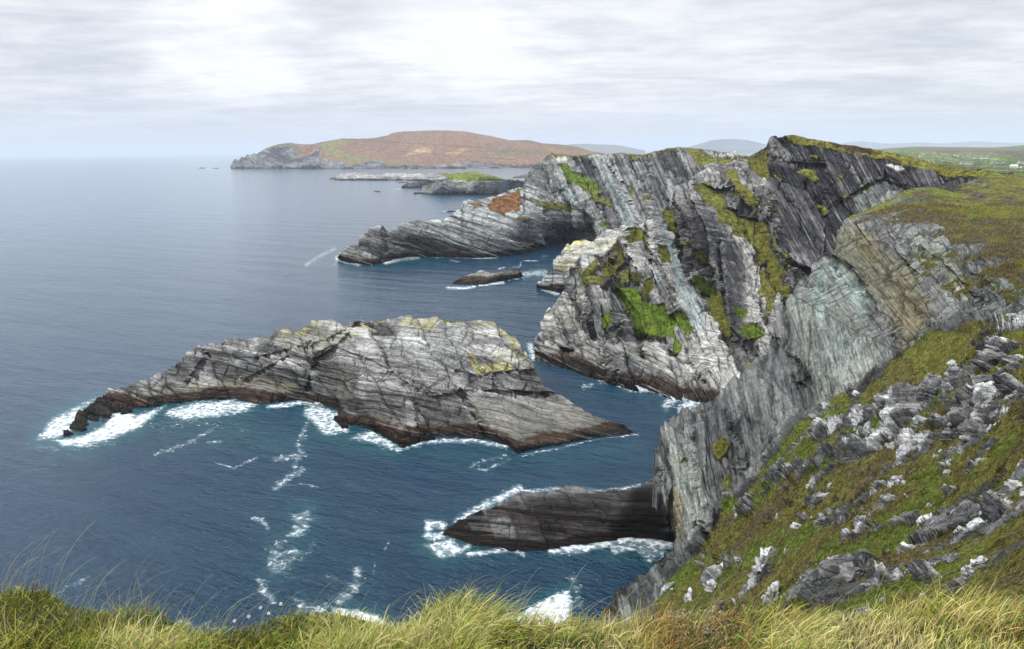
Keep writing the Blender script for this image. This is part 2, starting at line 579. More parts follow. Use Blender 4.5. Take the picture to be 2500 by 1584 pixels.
def rock_relief(P, systems, seed, warp=6.0, pp=None):
    """sum of bed-and-joint systems: (angle, bed, length, amplitude, fold) -> metres of relief, tone 0..1"""
    X, Y, Z = P[..., 0], P[..., 1], P[..., 2]
    disp = 0; tone = 0; wt = 0
    for i, (ang, w_, L, amp, fold) in enumerate(systems):
        if pp is None: s_, t_, q_ = bedframe(P, ang, 0.25)
        else:
            s_, t_ = bedpx(pp[0], pp[1], pp[2], ang); q_ = 0.0
        wv = (fbm(X, Y, Z, warp * 4, 3, seed + 11 * i) - 0.5) * fold + (fbm(X, Y, Z, warp, 2, seed + 5 + i) - 0.5) * w_ * 0.5
        r, saw, crack, bedr = blocks(s_ + wv, t_ + wv * 1.3 + q_ * 0.15, w_, L, seed + i)
        disp = disp + amp * ((bedr - 0.5) * 1.25 + (r - 0.5) * 0.42 + saw * 0.55 - 0.40 * (crack < 0.05) - 0.15 * (crack < 0.1))
        tone = tone + amp ** 0.5 * (bedr * 0.8 + r * 0.2); wt += amp ** 0.5
    return disp, tone / wt


def band(tone, nz, lo=DARKG, mid=MIDG, hi=LIGHTG):
    t = np.clip((tone - 0.5) * 2.1 + 0.5 + nz, 0, 1)[..., None]
    return np.where(t < 0.5, lo + (mid - lo) * t * 2, mid + (hi - mid) * (t - 0.5) * 2)


def tidal(c, Z, nz, top=3.0, soft=0.7, brown=(0.060, 0.040, 0.028), black=(0.018, 0.016, 0.015)):
    m = sst(-Z + nz * top * 0.9, -top - soft, -top + soft)[..., None]
    c = c * (1 - m) + np.asarray(brown) * m
    m2 = sst(-Z + nz * top * 0.9, -top * 0.42 - soft, -top * 0.42 + soft)[..., None]
    return c * (1 - m2) + np.asarray(black) * m2


def finish(name, P, disp, col_, g, gc, mat, back, bedang, label, cat, kind='structure', turf_amp=0.25, ptsm=4, parent=None, seed=5, bedc=None, crest_px=0, pyg=None):
    N = grid_normals(smooth2(P, ptsm))
    if crest_px:
        yy_ = pyg - pyg[:, -1:]
        disp = disp * (0.35 + 0.65 * sst(yy_, 0, crest_px))
    X, Y, Z = P[..., 0], P[..., 1], P[..., 2]
    gm = sst(g, 0.35, 0.6)
    tus = fbm(X, Y, Z, turf_amp * 8, 4, seed + 77) - 0.5
    d = disp * (1 - 0.75 * gm) + gm * tus * turf_amp * 3
    P2 = P + N * d[..., None]
    s_, t_, q_ = bedframe(P2, bedang, 0.25)
    if bedc is not None:
        s_, t_ = bedc(P2); q_ = (X * 0.3 + Y * 0.2)
    bed = np.stack([s_, t_, q_], -1)
    Pn, a0, a1 = close(P2, back)
    attrs = {'col': ('FLOAT_COLOR', padf(col_, a0, a1).reshape(-1, 3)), 'gcol': ('FLOAT_COLOR', padf(gc, a0, a1).reshape(-1, 3)),
             'grass': ('FLOAT', padf(g, a0, a1).ravel()), 'bed': ('FLOAT_VECTOR', padf(bed, a0, a1).reshape(-1, 3))}
    nu, nv = Pn.shape[:2]
    o = mesh_obj(name, Pn.reshape(-1, 3), grid_faces(nu, nv), mat, attrs, parent=parent)
    tag(o, label, cat, kind=kind)
    return o, P2


def smoothline(pts, nx=None):
    return pts


# ---------- back cliff and headland (A)
topA = ZF((868, 938), (890, 885), (955, 850), (1000, 850), (1015, 800), (1075, 740), (1160, 722), (1180, 755), (1195, 765), (1290, 710), (1400, 688), (1440, 700), (1560, 690), (1600, 660), (1670, 620), (1690, 560), (1800, 555), (1900, 530), (1990, 500), (2080, 480), (2095, 400), (2140, 340), (2200, 300), (2260, 252)) + \
    ZA((520, 148), (850, 140), (980, 125), (1180, 142), (1340, 100), (1400, 82), (1500, 72), (1700, 90), (1900, 120), (2150, 155), (2240, 175))
botA = [(824, 633), (840, 641), (870, 646), (905, 649), (940, 640), (1000, 627), (1050, 628), (1150, 631), (1235, 627), (1290, 617), (1350, 604), (1395, 590), (1410, 610), (1480, 640), (1600, 640), (1700, 560), (1860, 470)]
ctA = [(824, 633, 690), (905, 649, 655), (1000, 627, 705), (1150, 631, 690), (1235, 627, 700), (1350, 604, 760), (1395, 590, 800),
       (879, 579, 700), (934, 550, 705), (1023, 537, 725), (1132, 489, 745), (1210, 478, 760), (1277, 459, 775), (1290, 430, 800), (1345, 374, 850),
       (1390, 380, 840), (1515, 374, 800), (1655, 359, 740), (1709, 364, 700), (1830, 382, 640), (1400, 480, 790), (1400, 540, 775), (1480, 450, 790), (1500, 540, 760),
       (1460, 600, 740), (1600, 450, 700), (1600, 560, 660), (1700, 430, 650), (1750, 420, 620), (1850, 440, 600), (1320, 520, 740), (1250, 560, 710), (1100, 580, 700), (1000, 590, 700), (1300, 570, 725)]
px, py, d = land('A', topA, botA, (824.5, 1855), 760, 230, ctA, water_bot=(1390, 1425))
for ln, h, wd in ((ZA((380, 200), (390, 400), (520, 560), (700, 680), (740, 850)), 12, 22), (ZA((730, 250), (830, 400), (930, 500), (960, 680)), -7, 14), (ZA((900, 250), (1050, 430), (1110, 640)), 8, 20),
                  (ZA((1160, 140), (1180, 360), (1230, 600)), -9, 12), (ZA((1250, 120), (1260, 600)), 9, 26), (ZA((1380, 300), (1400, 640)), -6, 12), (ZA((1560, 80), (1570, 380)), 10, 24),
                  (ZJ((370, 160), (385, 300)), -10, 5), (ZJ((1300, 120), (1280, 280)), -7, 8)):
    dd, sd, al = linedist(px, py, ln)
    if h > 0: d = d - np.where(sd < 0, h * np.exp(-dd / wd), 0) * 1.0
    else: d = d - h * np.exp(-(dd / wd) ** 2)
# sea cave and undercut at the foot of the inner wall
cave = polydist(px, py, [(1300, 608), (1330, 592), (1370, 580), (1405, 560), (1450, 545), (1480, 640), (1400, 640)])
d = d + 28 * sst(cave, -8, 14)
P = pt(px, py, d)
nz = fbm(P[..., 0], P[..., 1], P[..., 2], 30, 5, 31) - 0.5
left = sst(px, 1350, 1290)
ppA = (px, py, 740.0)
dl, tl = rock_relief(P, [(19, 8, 50, 3.6, 9), (19, 3.0, 22, 1.9, 4), (17, 1.5, 12, 0.9, 2)], 101, pp=ppA)
dr, tr = rock_relief(P, [(64, 16, 90, 7.0, 6), (66, 6, 50, 2.2, 3), (6, 3.0, 26, 0.8, 2)], 131, pp=ppA)
disp = dl * left + dr * (1 - left); tone = tl * left + tr * (1 - left)
c = band(tone + 0.20 * left - 0.02, nz * 0.8, hi=np.array((0.38, 0.39, 0.37)))
c = paint(c, px, py, [
    (ZA((740, 260), (820, 380), (920, 480), (950, 580), (970, 700), (1010, 790), (1140, 780), (1110, 680), (1080, 560), (1000, 450), (900, 300), (800, 220)), CYAN, 0.85),
    (ZA((430, 480), (520, 560), (560, 640), (660, 660), (600, 560), (480, 470)), CYAN, 0.8),
    (ZA((150, 260), (330, 130), (390, 300), (300, 420), (120, 440)), (0.16, 0.165, 0.16), 0.6),
    (ZA((370, 150), (515, 170), (520, 215), (380, 200)), CREAM, 0.95, 2.5),
    (ZF((1290, 720), (1400, 690), (1600, 665), (1700, 560), (2080, 490), (2330, 560), (2400, 640), (2400, 720), (2100, 700), (1950, 900), (1750, 880), (1500, 780)), (0.5, 0.52, 0.5), 0.62, 16),
    (ZF((1000, 860), (1080, 745), (1180, 760), (1190, 890), (1400, 900), (1700, 900), (1300, 760), (1290, 870)), SLATE, 0.55, 10),
    (ZF((880, 880), (1100, 760), (1200, 900), (1560, 840), (1900, 930), (1500, 915), (1060, 920)), (0.10, 0.095, 0.09), 0.7, 8),
    (ZA((1260, 130), (1400, 110), (1440, 300), (1400, 600), (1270, 600)), SLATE, 0.7),
    (ZA((0, 760), (100, 700), (700, 690), (740, 860), (500, 930), (100, 960)), (0.14, 0.14, 0.14), 0.55, 9),
    (ZA((1640, 250), (2050, 270), (2030, 420), (1830, 440), (1600, 400)), DARKG * 1.2, 0.6),
    ([(1660, 350), (1720, 358), (1850, 375), (1850, 392), (1760, 385), (1660, 376)], (0.14, 0.14, 0.135), 0.85, 4),
], nz)
c = paint(c, px, py, [(ZF((1840, 600), (1880, 545), (1960, 520), (2060, 500), (2075, 560), (2060, 620), (1990, 640), (1940, 672), (1870, 630)), RUST, 0.0)], nz)
c = tidal(c, P[..., 2], nz, 5.0, 1.2)
g = np.zeros(px.shape); gc = np.zeros(px.shape + (3,)) + np.asarray(OLIVE)
g, gc = turf(px, py, [
    (ZA((420, 218), (500, 220), (550, 300), (690, 350), (770, 400), (780, 450), (825, 465), (800, 485), (650, 470), (560, 400), (500, 380), (440, 270)), GREEN),
    (ZA((760, 510), (850, 540), (925, 590), (900, 612), (780, 560), (700, 560)), OLIVE), (ZA((600, 420), (760, 460), (800, 540), (700, 520), (640, 470)), OLIVE, 0.6),
    (ZA((785, 770), (860, 755), (875, 800), (810, 805)), GREEN), (ZA((1060, 140), (1120, 145), (1150, 185), (1080, 180)), OLIVE, 0.9),
    (ZA((1570, 100), (1700, 110), (1800, 180), (2000, 200), (2060, 235), (1880, 265), (1780, 240), (1660, 240), (1640, 180)), OLIVE),
    (ZA((1600, 390), (1780, 350), (1810, 380), (1640, 440)), HEATH, 0.9), (ZA((1060, 430), (1100, 450), (1100, 520), (1070, 500)), OLIVE),
    (ZA((1190, 470), (1230, 460), (1250, 580), (1220, 580)), OLIVE, 0.8), (ZA((200, 590), (330, 560), (500, 600), (620, 660), (420, 640)), OLIVE, 0.75),
    (ZF((1840, 600), (1880, 545), (1960, 520), (2060, 500), (2075, 560), (2060, 620), (1990, 640), (1940, 672), (1870, 630)), BRACK, 0.95),
    (ZF((2050, 660), (2130, 690), (2090, 710), (2010, 690)), BRACK, 0.62), (ZF((1690, 570), (1800, 570), (1850, 620), (1720, 600)), BRACK, 0.6),
    (ZF((2090, 540), (2260, 560), (2400, 590), (2400, 650), (2200, 600)), OLIVE, 0.62), (ZF((2000, 500), (2080, 480), (2100, 500), (2030, 515)), GREEN, 0.8)], nz, g, gc)
crest = 1 - sst((py - np.array([p_.min() for p_ in py])[:, None]), 1.5, 5.0)
g = np.maximum(g, crest * sst(px, 1300, 1350) * 0.9)
finish('sea_cliff', P, disp, c, g, gc, M_ROCKFAR, [(3, -0.5), (14, 2), (50, 14), (110, 60), (130, 100)], 30, 'grey sea cliff with a long low headland running out to the left, behind the green-patched cliff', 'cliff', seed=40, crest_px=14, pyg=py, bedc=lambda Q: bedpx(*proj(Q)[:2], 740.0, np.where(px < 1335, 19, np.where((px < 1440) & (py > 500), 6, 64))))

# ---------- pale buttress between the cliffs (P)
topP = [(1311, 698), (1328, 683), (1340, 668), (1347, 656), (1350, 637), (1377, 613), (1392, 597), (1401, 590), (1423, 584), (1450, 589), (1480, 565), (1560, 545)]
botP = [(1311, 700), (1330, 707), (1358, 716), (1377, 714), (1400, 716), (1450, 735), (1560, 760)]
ctP = [(1312, 700, 540), (1358, 716, 515), (1400, 716, 515), (1350, 637, 555), (1401, 590, 590), (1450, 589, 580), (1420, 640, 540), (1560, 545, 560), (1560, 740, 470), (1480, 620, 540)]
px, py, d = land('P', topP, botP, (1311.5, 1555), 170, 110, ctP, water_bot=(1400, 1420))
P = pt(px, py, d)
nz = fbm(P[..., 0], P[..., 1], P[..., 2], 18, 5, 61) - 0.5
disp, tone = rock_relief(P, [(6, 6, 30, 2.6, 5), (6, 2.2, 10, 1.2, 2)], 161, pp=(px, py, 550.0))
c = band(tone + 0.1, nz * 0.5, hi=np.array(PALE))
c = paint(c, px, py, [(ZA((340, 1150), (560, 920), (720, 900), (1000, 850), (1000, 1000), (700, 1100), (560, 1180)), CREAM, 0.6, 8), (ZA((560, 925), (620, 900), (680, 930), (500, 1010), (470, 1030)), LICH, 0.55, 3),
                      (ZA((420, 1130), (620, 1110), (600, 1150), (420, 1170)), LICH, 0.4, 3)], nz)
c = tidal(c, P[..., 2], nz, 4.5, 0.6)
finish('cliff_buttress', P, disp, c, np.zeros(px.shape), np.zeros(px.shape + (3,)) + np.array(OLIVE), M_ROCKFAR, [(3, 0.5), (20, 8), (40, 60)], 6, 'pale cream rock buttress with a brown tide line, wedged between headland and green-patched cliff', 'cliff', seed=41)

# ---------- main cliff with ribs, turf and the dark summit wall (B)
topB = [(1303, 832), (1312, 817), (1325, 811), (1334, 798), (1335, 767), (1356, 738), (1380, 707), (1396, 691), (1399, 645), (1417, 622), (1474, 618), (1496, 600), (1520, 561), (1571, 549), (1586, 515), (1622, 511), (1640, 480), (1650, 454), (1682, 445), (1700, 425), (1742, 407), (1790, 396), (1828, 383), (1844, 374), (1858, 368), (1871, 359), (1876, 345), (1882, 335), (1890, 332.5), (1944, 332), (2012, 346), (2106, 361), (2187, 376), (2255, 392), (2336, 410), (2403, 417), (2470, 427), (2600, 440)]
botB = [(1303, 880), (1330, 890), (1365, 894), (1400, 906), (1450, 922), (1500, 937), (1550, 951), (1600, 963), (1640, 976), (1700, 1002), (1780, 985), (1850, 900), (1930, 800), (2060, 690), (2180, 570), (2400, 500), (2600, 490)]
ctB = [(1305, 880, 366), (1365, 894, 357), (1450, 922, 336), (1550, 951, 318), (1640, 976, 304), (1700, 1002, 293), (1780, 985, 285),
       (1335, 790, 372), (1380, 707, 392), (1417, 622, 415), (1474, 618, 415), (1520, 561, 420), (1586, 515, 418), (1650, 454, 450), (1700, 425, 470), (1790, 396, 480), (1844, 374, 470),
       (1882, 335, 430), (1944, 332, 425), (2012, 346, 415), (2187, 376, 395), (2336, 410, 370), (2430, 422, 350), (2600, 440, 330),
       (1900, 400, 425), (1900, 480, 418), (1940, 600, 392), (1960, 700, 370), (2100, 450, 395), (2100, 550, 375), (2250, 450, 370), (2400, 480, 340),
       (1800, 480, 440), (1830, 560, 420), (1860, 650, 395), (1880, 750, 360), (1830, 850, 330), (1800, 900, 310),
       (1400, 800, 370), (1450, 700, 385), (1500, 800, 355), (1600, 700, 378), (1600, 850, 338), (1700, 700, 388), (1700, 600, 402), (1640, 540, 405), (1740, 520, 425), (1750, 800, 350), (1720, 900, 316), (1560, 620, 405), (1400, 870, 358), (1500, 900, 335)]
px, py, d = land('B', topB, botB, (1304, 2560), 900, 430, ctB, water_bot=(1650, 1700))
ribs = [(ZB((545, 170), (640, 520), (720, 700), (800, 850), (830, 1060), (860, 1130)), 7, 20),
        (ZB((830, 70), (870, 340), (870, 600), (890, 700)), 8, 22),
        (ZB((870, 340), (1000, 480), (1110, 630), (1150, 760), (1180, 1000)), -6, 7),
        (ZA((1000, 820), (1060, 1010), (1150, 1200)), 9, 20), (ZA((1240, 650), (1260, 1000), (1300, 1250), (1440, 1519)), 10, 26),
        (ZA((1440, 560), (1540, 850), (1560, 1050), (1640, 1290)), 9, 24), (ZA((1600, 400), (1640, 560), (1760, 800), (1800, 1100), (1900, 1519)), 12, 30),
        (ZB((1900, 0), (1960, 740), (2120, 890)), 8, 22), (ZA((1830, 430), (1920, 450), (1990, 640), (2250, 720)), 7, 16),
        (ZA((2250, 200), (2270, 700), (2350, 900)) + ZC((150, 1050), (270, 1200), (300, 1400)), 14, 40),
        (ZC((90, 240), (300, 300), (600, 330)), -2.5, 6), (ZB((1640, 750), (1730, 1000), (1790, 1150)), -6, 6), (ZB((340, 870), (430, 940), (560, 940)), -5, 5), (ZB((1400, 960), (1560, 1070), (1700, 1130), (1760, 1230)), -6, 7),
        (ZB((700, 640), (760, 850)), -5, 5), (ZA((1900, 460), (2000, 640), (2240, 720)), -4, 5), (ZC((280, 1190), (500, 1290)), -7, 5), (ZB((2120, 890), (2330, 820)), -7, 6),
        (ZC((860, 560), (1000, 470), (1150, 420), (1400, 540)), 2.5, 30)]
for ln, h, wd in ribs:
    dd, sd, al = linedist(px, py, ln)
    if h > 0: d = d - np.where(sd < 0, 1.7 * h * np.exp(-dd / (wd * 1.3)), 0)
    else: d = d - 1.5 * h * np.exp(-(dd / wd) ** 2)
P = pt(px, py, d)
nz = fbm(P[..., 0], P[..., 1], P[..., 2], 14, 5, 71) - 0.5
wall = sst(px + (py - 400) * -0.35, 1840, 1880)
ppB = (px, py, 380.0)
da, ta = rock_relief(P, [(63, 12, 80, 5.2, 4), (65, 4.2, 40, 1.5, 2), (12, 4.2, 36, 0.9, 2), (12, 1.6, 16, 0.5, 1)], 201, pp=ppB)
db, tb = rock_relief(P, [(60, 12, 90, 3.2, 4), (24, 6.5, 60, 0.8, 3), (62, 3.0, 30, 0.9, 1.5)], 231, pp=ppB)
low = sst(py, 800, 860) * sst(px, 1760, 1600)
dc, tc_ = rock_relief(P, [(26, 6, 50, 2.6, 6), (26, 2.2, 24, 1.2, 2), (68, 10, 60, 3.0, 3)], 261, pp=ppB)
disp = (da * (1 - wall) + db * wall) * (1 - low) + dc * low
tone = (ta * (1 - wall) + tb * wall) * (1 - low) + tc_ * low
c = band(tone + (0.05 + 0.15 * sst(px, 1560, 1340)) * (1 - wall) - 0.22 * wall, nz * 0.7, lo=np.array((0.060, 0.059, 0.065)), hi=np.array((0.44, 0.43, 0.40)))
c = c * (1 - 0.30 * wall[..., None]) * (1 - 0.22 * low[..., None])
SLABS = [
    (ZB((860, 320), (900, 330), (1000, 490), (1110, 640), (1145, 740), (1130, 890), (1090, 880), (960, 720), (880, 700), (860, 450)), SLATE, 0.8, 3),
    (ZA((1640, 570), (1880, 680), (1860, 800), (1990, 900), (2050, 1100), (2080, 1519), (1900, 1519), (1850, 1200), (1760, 1000), (1740, 800)), SLATE, 0.75, 5),
    (ZB((1790, 0), (2080, 0), (2110, 700), (2090, 880), (2000, 880), (1920, 560)), SLATE, 0.7, 5),
    (ZA((1500, 560), (1640, 570), (1700, 760), (1700, 830), (1550, 800)), (0.12, 0.11, 0.115), 0.6, 3),
    (ZA((1560, 960), (1800, 960), (1790, 1040), (1560, 1050)), SLATE, 0.8, 3),
    (ZA((1370, 700), (1420, 900), (1480, 1060), (1540, 1190), (1600, 1350), (1720, 1519), (1650, 1519), (1540, 1519), (1480, 1300), (1440, 1150), (1380, 960), (1340, 800)), CYAN, 0.95, 3),
    (ZB((1400, 0), (1480, 90), (1540, 230), (1620, 420), (1760, 700), (1700, 760), (1730, 900), (1660, 900), (1610, 700), (1560, 520), (1500, 300), (1440, 120)), CYAN, 0.95, 3),
    (ZB((1250, 170), (1300, 230), (1350, 350), (1420, 560), (1390, 540), (1320, 400)), CYAN, 0.8, 2.5),
    (ZB((970, 780), (1010, 800), (1060, 940), (1200, 1030), (1290, 1000), (1310, 1060), (1200, 1080), (1060, 1010)), (0.34, 0.37, 0.30), 0.8, 4),
    (ZA((620, 1040), (830, 1060), (830, 1160), (640, 1130)), WHITE, 0.8, 3), (ZB((1570, 230), (1760, 260), (1780, 300), (1600, 280)), WHITE, 0.7, 3),
    (ZA((540, 1160), (620, 1150), (640, 1519), (560, 1500)), (0.38, 0.40, 0.33), 0.6, 4), (ZB((310, 600), (400, 590), (370, 670), (315, 680)), CREAM, 0.7, 4),
    (ZB((390, 480), (560, 450), (700, 640), (560, 740), (330, 700)), (0.44, 0.43, 0.36), 0.55, 8),
    (ZC((1150, 295), (1300, 310), (1340, 350), (1250, 350)), WHITE, 0.85, 2.5), (ZC((100, 60), (200, 70), (330, 200), (280, 300), (100, 240)), (0.36, 0.36, 0.35), 0.6, 5),
    (ZC((1100, 420), (1380, 530), (1100, 700), (900, 740), (860, 600)), (0.24, 0.265, 0.25), 0.6, 5),
    (ZC((260, 1060), (400, 1110), (500, 1230), (480, 1300), (300, 1150)), (0.30, 0.28, 0.29), 0.7, 4),
    (ZC((1380, 430), (1560, 330), (2000, 440), (1700, 500)), SLATE, 0.7, 5)]
c = paint(c, px, py, SLABS, nz, 4)
smm = 0
for z_ in SLABS[:8]: smm = np.maximum(smm, sst(polydist(px, py, z_[0]), -4, 6))
disp = disp * (1 - 0.62 * smm)
c = tidal(c, P[..., 2], nz, 4.2, 0.8, brown=(0.05, 0.034, 0.025))
nz = nz * 1.3 + 0.5 * (fbm(P[..., 0], P[..., 1], P[..., 2], 4, 3, 75) - 0.5) - 0.10 * np.clip(disp, -3, 3)
g = np.zeros(px.shape); gc = np.zeros(px.shape + (3,)) + np.asarray(OLIVE)
g, gc = turf(px, py, [
    (ZB((900, 340), (1000, 370), (1130, 380), (1180, 480), (1230, 500), (1280, 540), (1400, 540), (1440, 600), (1560, 600), (1610, 700), (1620, 830), (1560, 840), (1540, 780), (1480, 720), (1490, 830), (1540, 900), (1520, 970), (1480, 990), (1460, 850), (1400, 790), (1330, 800), (1200, 780), (1120, 720), (1110, 620), (1040, 560), (980, 450)), GREEN),
    (ZB((1580, 280), (1740, 290), (1820, 370), (1880, 420), (1920, 540), (1960, 700), (1950, 790), (1840, 700), (1790, 600), (1840, 560), (1800, 430), (1700, 400), (1640, 360)), OLIVE),
    (ZB((1580, 280), (1740, 290), (1820, 370), (1800, 430), (1700, 400), (1640, 360)), GREEN),
    (ZA((1020, 800), (1150, 800), (1230, 870), (1265, 960), (1265, 1020), (1200, 960), (1060, 950), (1010, 850)), OLIVE),
    (ZA((1380, 640), (1450, 660), (1480, 780), (1510, 845), (1470, 830), (1430, 760)), OLIVE),
    (ZA((1290, 960), (1400, 970), (1440, 1090), (1430, 1140), (1360, 1110), (1330, 1030)), OLIVE), (ZA((1530, 930), (1640, 935), (1690, 980), (1600, 980)), OLIVE),
    (ZA((1620, 420), (1800, 380), (1840, 450), (1920, 490), (1960, 620), (2040, 690), (2250, 730), (2290, 830), (2360, 920), (2408, 1010), (2408, 1110), (2340, 1050), (2290, 960), (2200, 950), (2060, 900), (1990, 850), (2000, 790), (1870, 740), (1880, 660), (1830, 590), (1650, 490)), (0.165, 0.165, 0.04)),
    (ZC((0, 820), (60, 930), (150, 1030), (230, 1130), (280, 1200), (290, 1290), (240, 1300), (350, 1440), (300, 1490), (150, 1400), (50, 1300), (60, 1230), (180, 1220), (0, 1030)), OLIVE, 0.95),
    (ZC((0, 1420), (100, 1440), (160, 1519), (0, 1519)), OLIVE, 0.6), (ZC((0, 1200), (80, 1300), (90, 1500), (30, 1480)), OLIVE, 0.7),
    (ZA((1940, 280), (2030, 280), (2060, 400), (2160, 460), (2215, 560), (2190, 605), (2040, 520), (1990, 480), (1960, 380)), OLIVE),
    (ZA((2140, 165), (2300, 90), (2315, 200), (2260, 260), (2330, 380), (2240, 330), (2140, 220)), (0.12, 0.11, 0.03)),
    (ZC((0, 280), (70, 300), (110, 420), (60, 440), (0, 360)), OLIVE, 0.9),
    (ZC((280, 345), (430, 350), (520, 370), (540, 430), (480, 440), (440, 400), (340, 390)), OLIVE), (ZC((920, 520), (1000, 480), (990, 530), (930, 545)), GREEN),
    (ZC((760, 550), (800, 590), (880, 555), (870, 600), (790, 625)), OLIVE), (ZC((490, 665), (600, 670), (640, 740), (610, 745), (560, 690)), OLIVE, 0.9),
    (ZC((130, 370), (210, 430), (205, 475), (140, 420)), OLIVE), (ZC((100, 590), (165, 680), (160, 715), (110, 640)), OLIVE), (ZC((470, 215), (560, 215), (540, 245), (490, 240)), OLIVE), (ZC((720, 400), (790, 400), (760, 430)), OLIVE, 0.9),
    (ZC((350, 1320), (430, 1320), (430, 1345), (370, 1365)), GREEN), (ZC((600, 300), (650, 310), (640, 340), (610, 330)), OLIVE, 0.7), (ZC((160, 150), (230, 170), (240, 195), (180, 185)), OLIVE, 0.9),
    (ZB((640, 250), (720, 270), (830, 290), (870, 330), (840, 240), (820, 130), (850, 130), (880, 310), (860, 340), (700, 305), (640, 300)), OLIVE), (ZB((620, 170), (640, 260), (630, 300)), OLIVE), (ZB((740, 110), (790, 100), (780, 160), (700, 230), (670, 210)), OLIVE, 0.8),
    (ZB((800, 640), (870, 585), (890, 700), (830, 720)), GREEN), (ZB((2070, 710), (2200, 710), (2260, 770), (2260, 830), (2130, 840), (2080, 780)), GREEN),
    (ZB((2000, 570), (2100, 580), (2130, 640), (2060, 660)), GREEN, 0.9), (ZB((1200, 320), (1270, 295), (1290, 380), (1250, 450), (1190, 400)), OLIVE), (ZB((1400, 370), (1450, 370), (1495, 440), (1440, 470), (1400, 430)), OLIVE),
    (ZB((1090, 240), (1180, 260), (1210, 300), (1120, 290)), OLIVE), (ZB((920, 0), (990, 20), (1010, 130), (950, 170), (930, 100)), OLIVE), (ZB((870, 120), (920, 180), (940, 230), (900, 220)), OLIVE), (ZB((1290, 0), (1400, 10), (1440, 120), (1430, 170), (1360, 130)), OLIVE),
    (ZB((1330, 250), (1390, 280), (1400, 330), (1350, 320)), OLIVE), (ZB((1000, 230), (1050, 220), (1050, 300), (1000, 290)), OLIVE), (ZB((1640, 60), (1780, 70), (1790, 150), (1720, 130)), OLIVE), (ZB((2160, 150), (2260, 0), (2408, 60), (2408, 330), (2300, 300), (2300, 120), (2200, 200)), OLIVE, 0.66),
    (ZB((2290, 330), (2408, 300), (2408, 450), (2350, 640), (2250, 700), (2290, 520)), OLIVE, 0.62), (ZB((1750, 440), (1840, 480), (1850, 560), (1790, 600)), OLIVE, 0.7), (ZB((1270, 470), (1320, 490), (1300, 510)), GREEN, 0.8),
    (ZB((2010, 320), (2060, 330), (2060, 360), (2010, 350)), OLIVE, 0.8)], nz, g, gc)
g2, gc = turf(px, py, [(ZC((230, 40), (350, 40), (600, 95), (950, 150), (1250, 205), (1500, 265), (1800, 330), (2050, 355), (2250, 400), (2700, 400), (2700, 700), (2150, 460), (2010, 425), (1800, 400), (1600, 360), (1450, 350), (1300, 300), (1100, 240), (850, 200), (500, 130), (300, 90)), (0.16, 0.15, 0.035), 1.0, 3)], nz, g * 0, gc)
g = np.maximum(g, g2)
_, gc = turf(px, py, [(ZC((620, 110), (960, 160), (1100, 200), (860, 195)), HEATH, 1, 2), (ZC((1150, 230), (1310, 270), (1290, 290), (1180, 260)), HEATH, 1, 2)], nz, g, gc)
finish('ribbed_cliff', P, disp, c, g, gc, M_ROCKMID, [(2, -0.2), (8, 1.5), (30, 9), (70, 40), (90, 110)], 50, 'high ribbed cliff with green turf patches, pale slabs below and a dark summit wall', 'cliff', seed=42, turf_amp=0.9, crest_px=14, pyg=py,
       bedc=lambda Q: bedpx(*proj(Q)[:2], 380.0, np.where(low > 0.5, 26, np.where((wall > 0.5) | (fbm(P[..., 0], P[..., 1], P[..., 2] * 0.3, 26, 2, 73) > 0.53), 62, 11))))
SURF_B = (px, py, d)

# ---------- near cliff wall, gully and grassy slope on the right (C)
edge = np.array([(2425, 423), (2400, 430), (2360, 447), (2280, 454), (2225, 461), (2190, 472), (2160, 485), (2130, 500), (2105, 517), (2068, 533), (2052, 552), (2045, 565), (2033, 590), (2014, 610), (1995, 635), (1985, 650), (1975, 670), (1948, 693), (1935, 718), (1920, 735), (1904, 767), (1882, 808), (1877, 824), (1852, 857), (1817, 891), (1776, 929), (1749, 956), (1714, 978), (1693, 997), (1676, 1002), (1615, 1054), (1609, 1085), (1597, 1101), (1593, 1157), (1590, 1183), (1605, 1250), (1628, 1300), (1638, 1328), (1636, 1340), (1618, 1365), (1608, 1385), (1570, 1412), (1545, 1440), (1510, 1470), (1478, 1500), (1450, 1530), (1425, 1560), (1380, 1600)], float)
NR, NC = 540, 640
rows = np.r_[np.linspace(423, 520, 70), np.linspace(522, 1600, NR - 70)]
xl = np.interp(rows, edge[:, 1], edge[:, 0])
vv = np.r_[np.linspace(0, 0.28, 50), np.linspace(0.2825, 1, NC - 50)]
XR = 2900.0
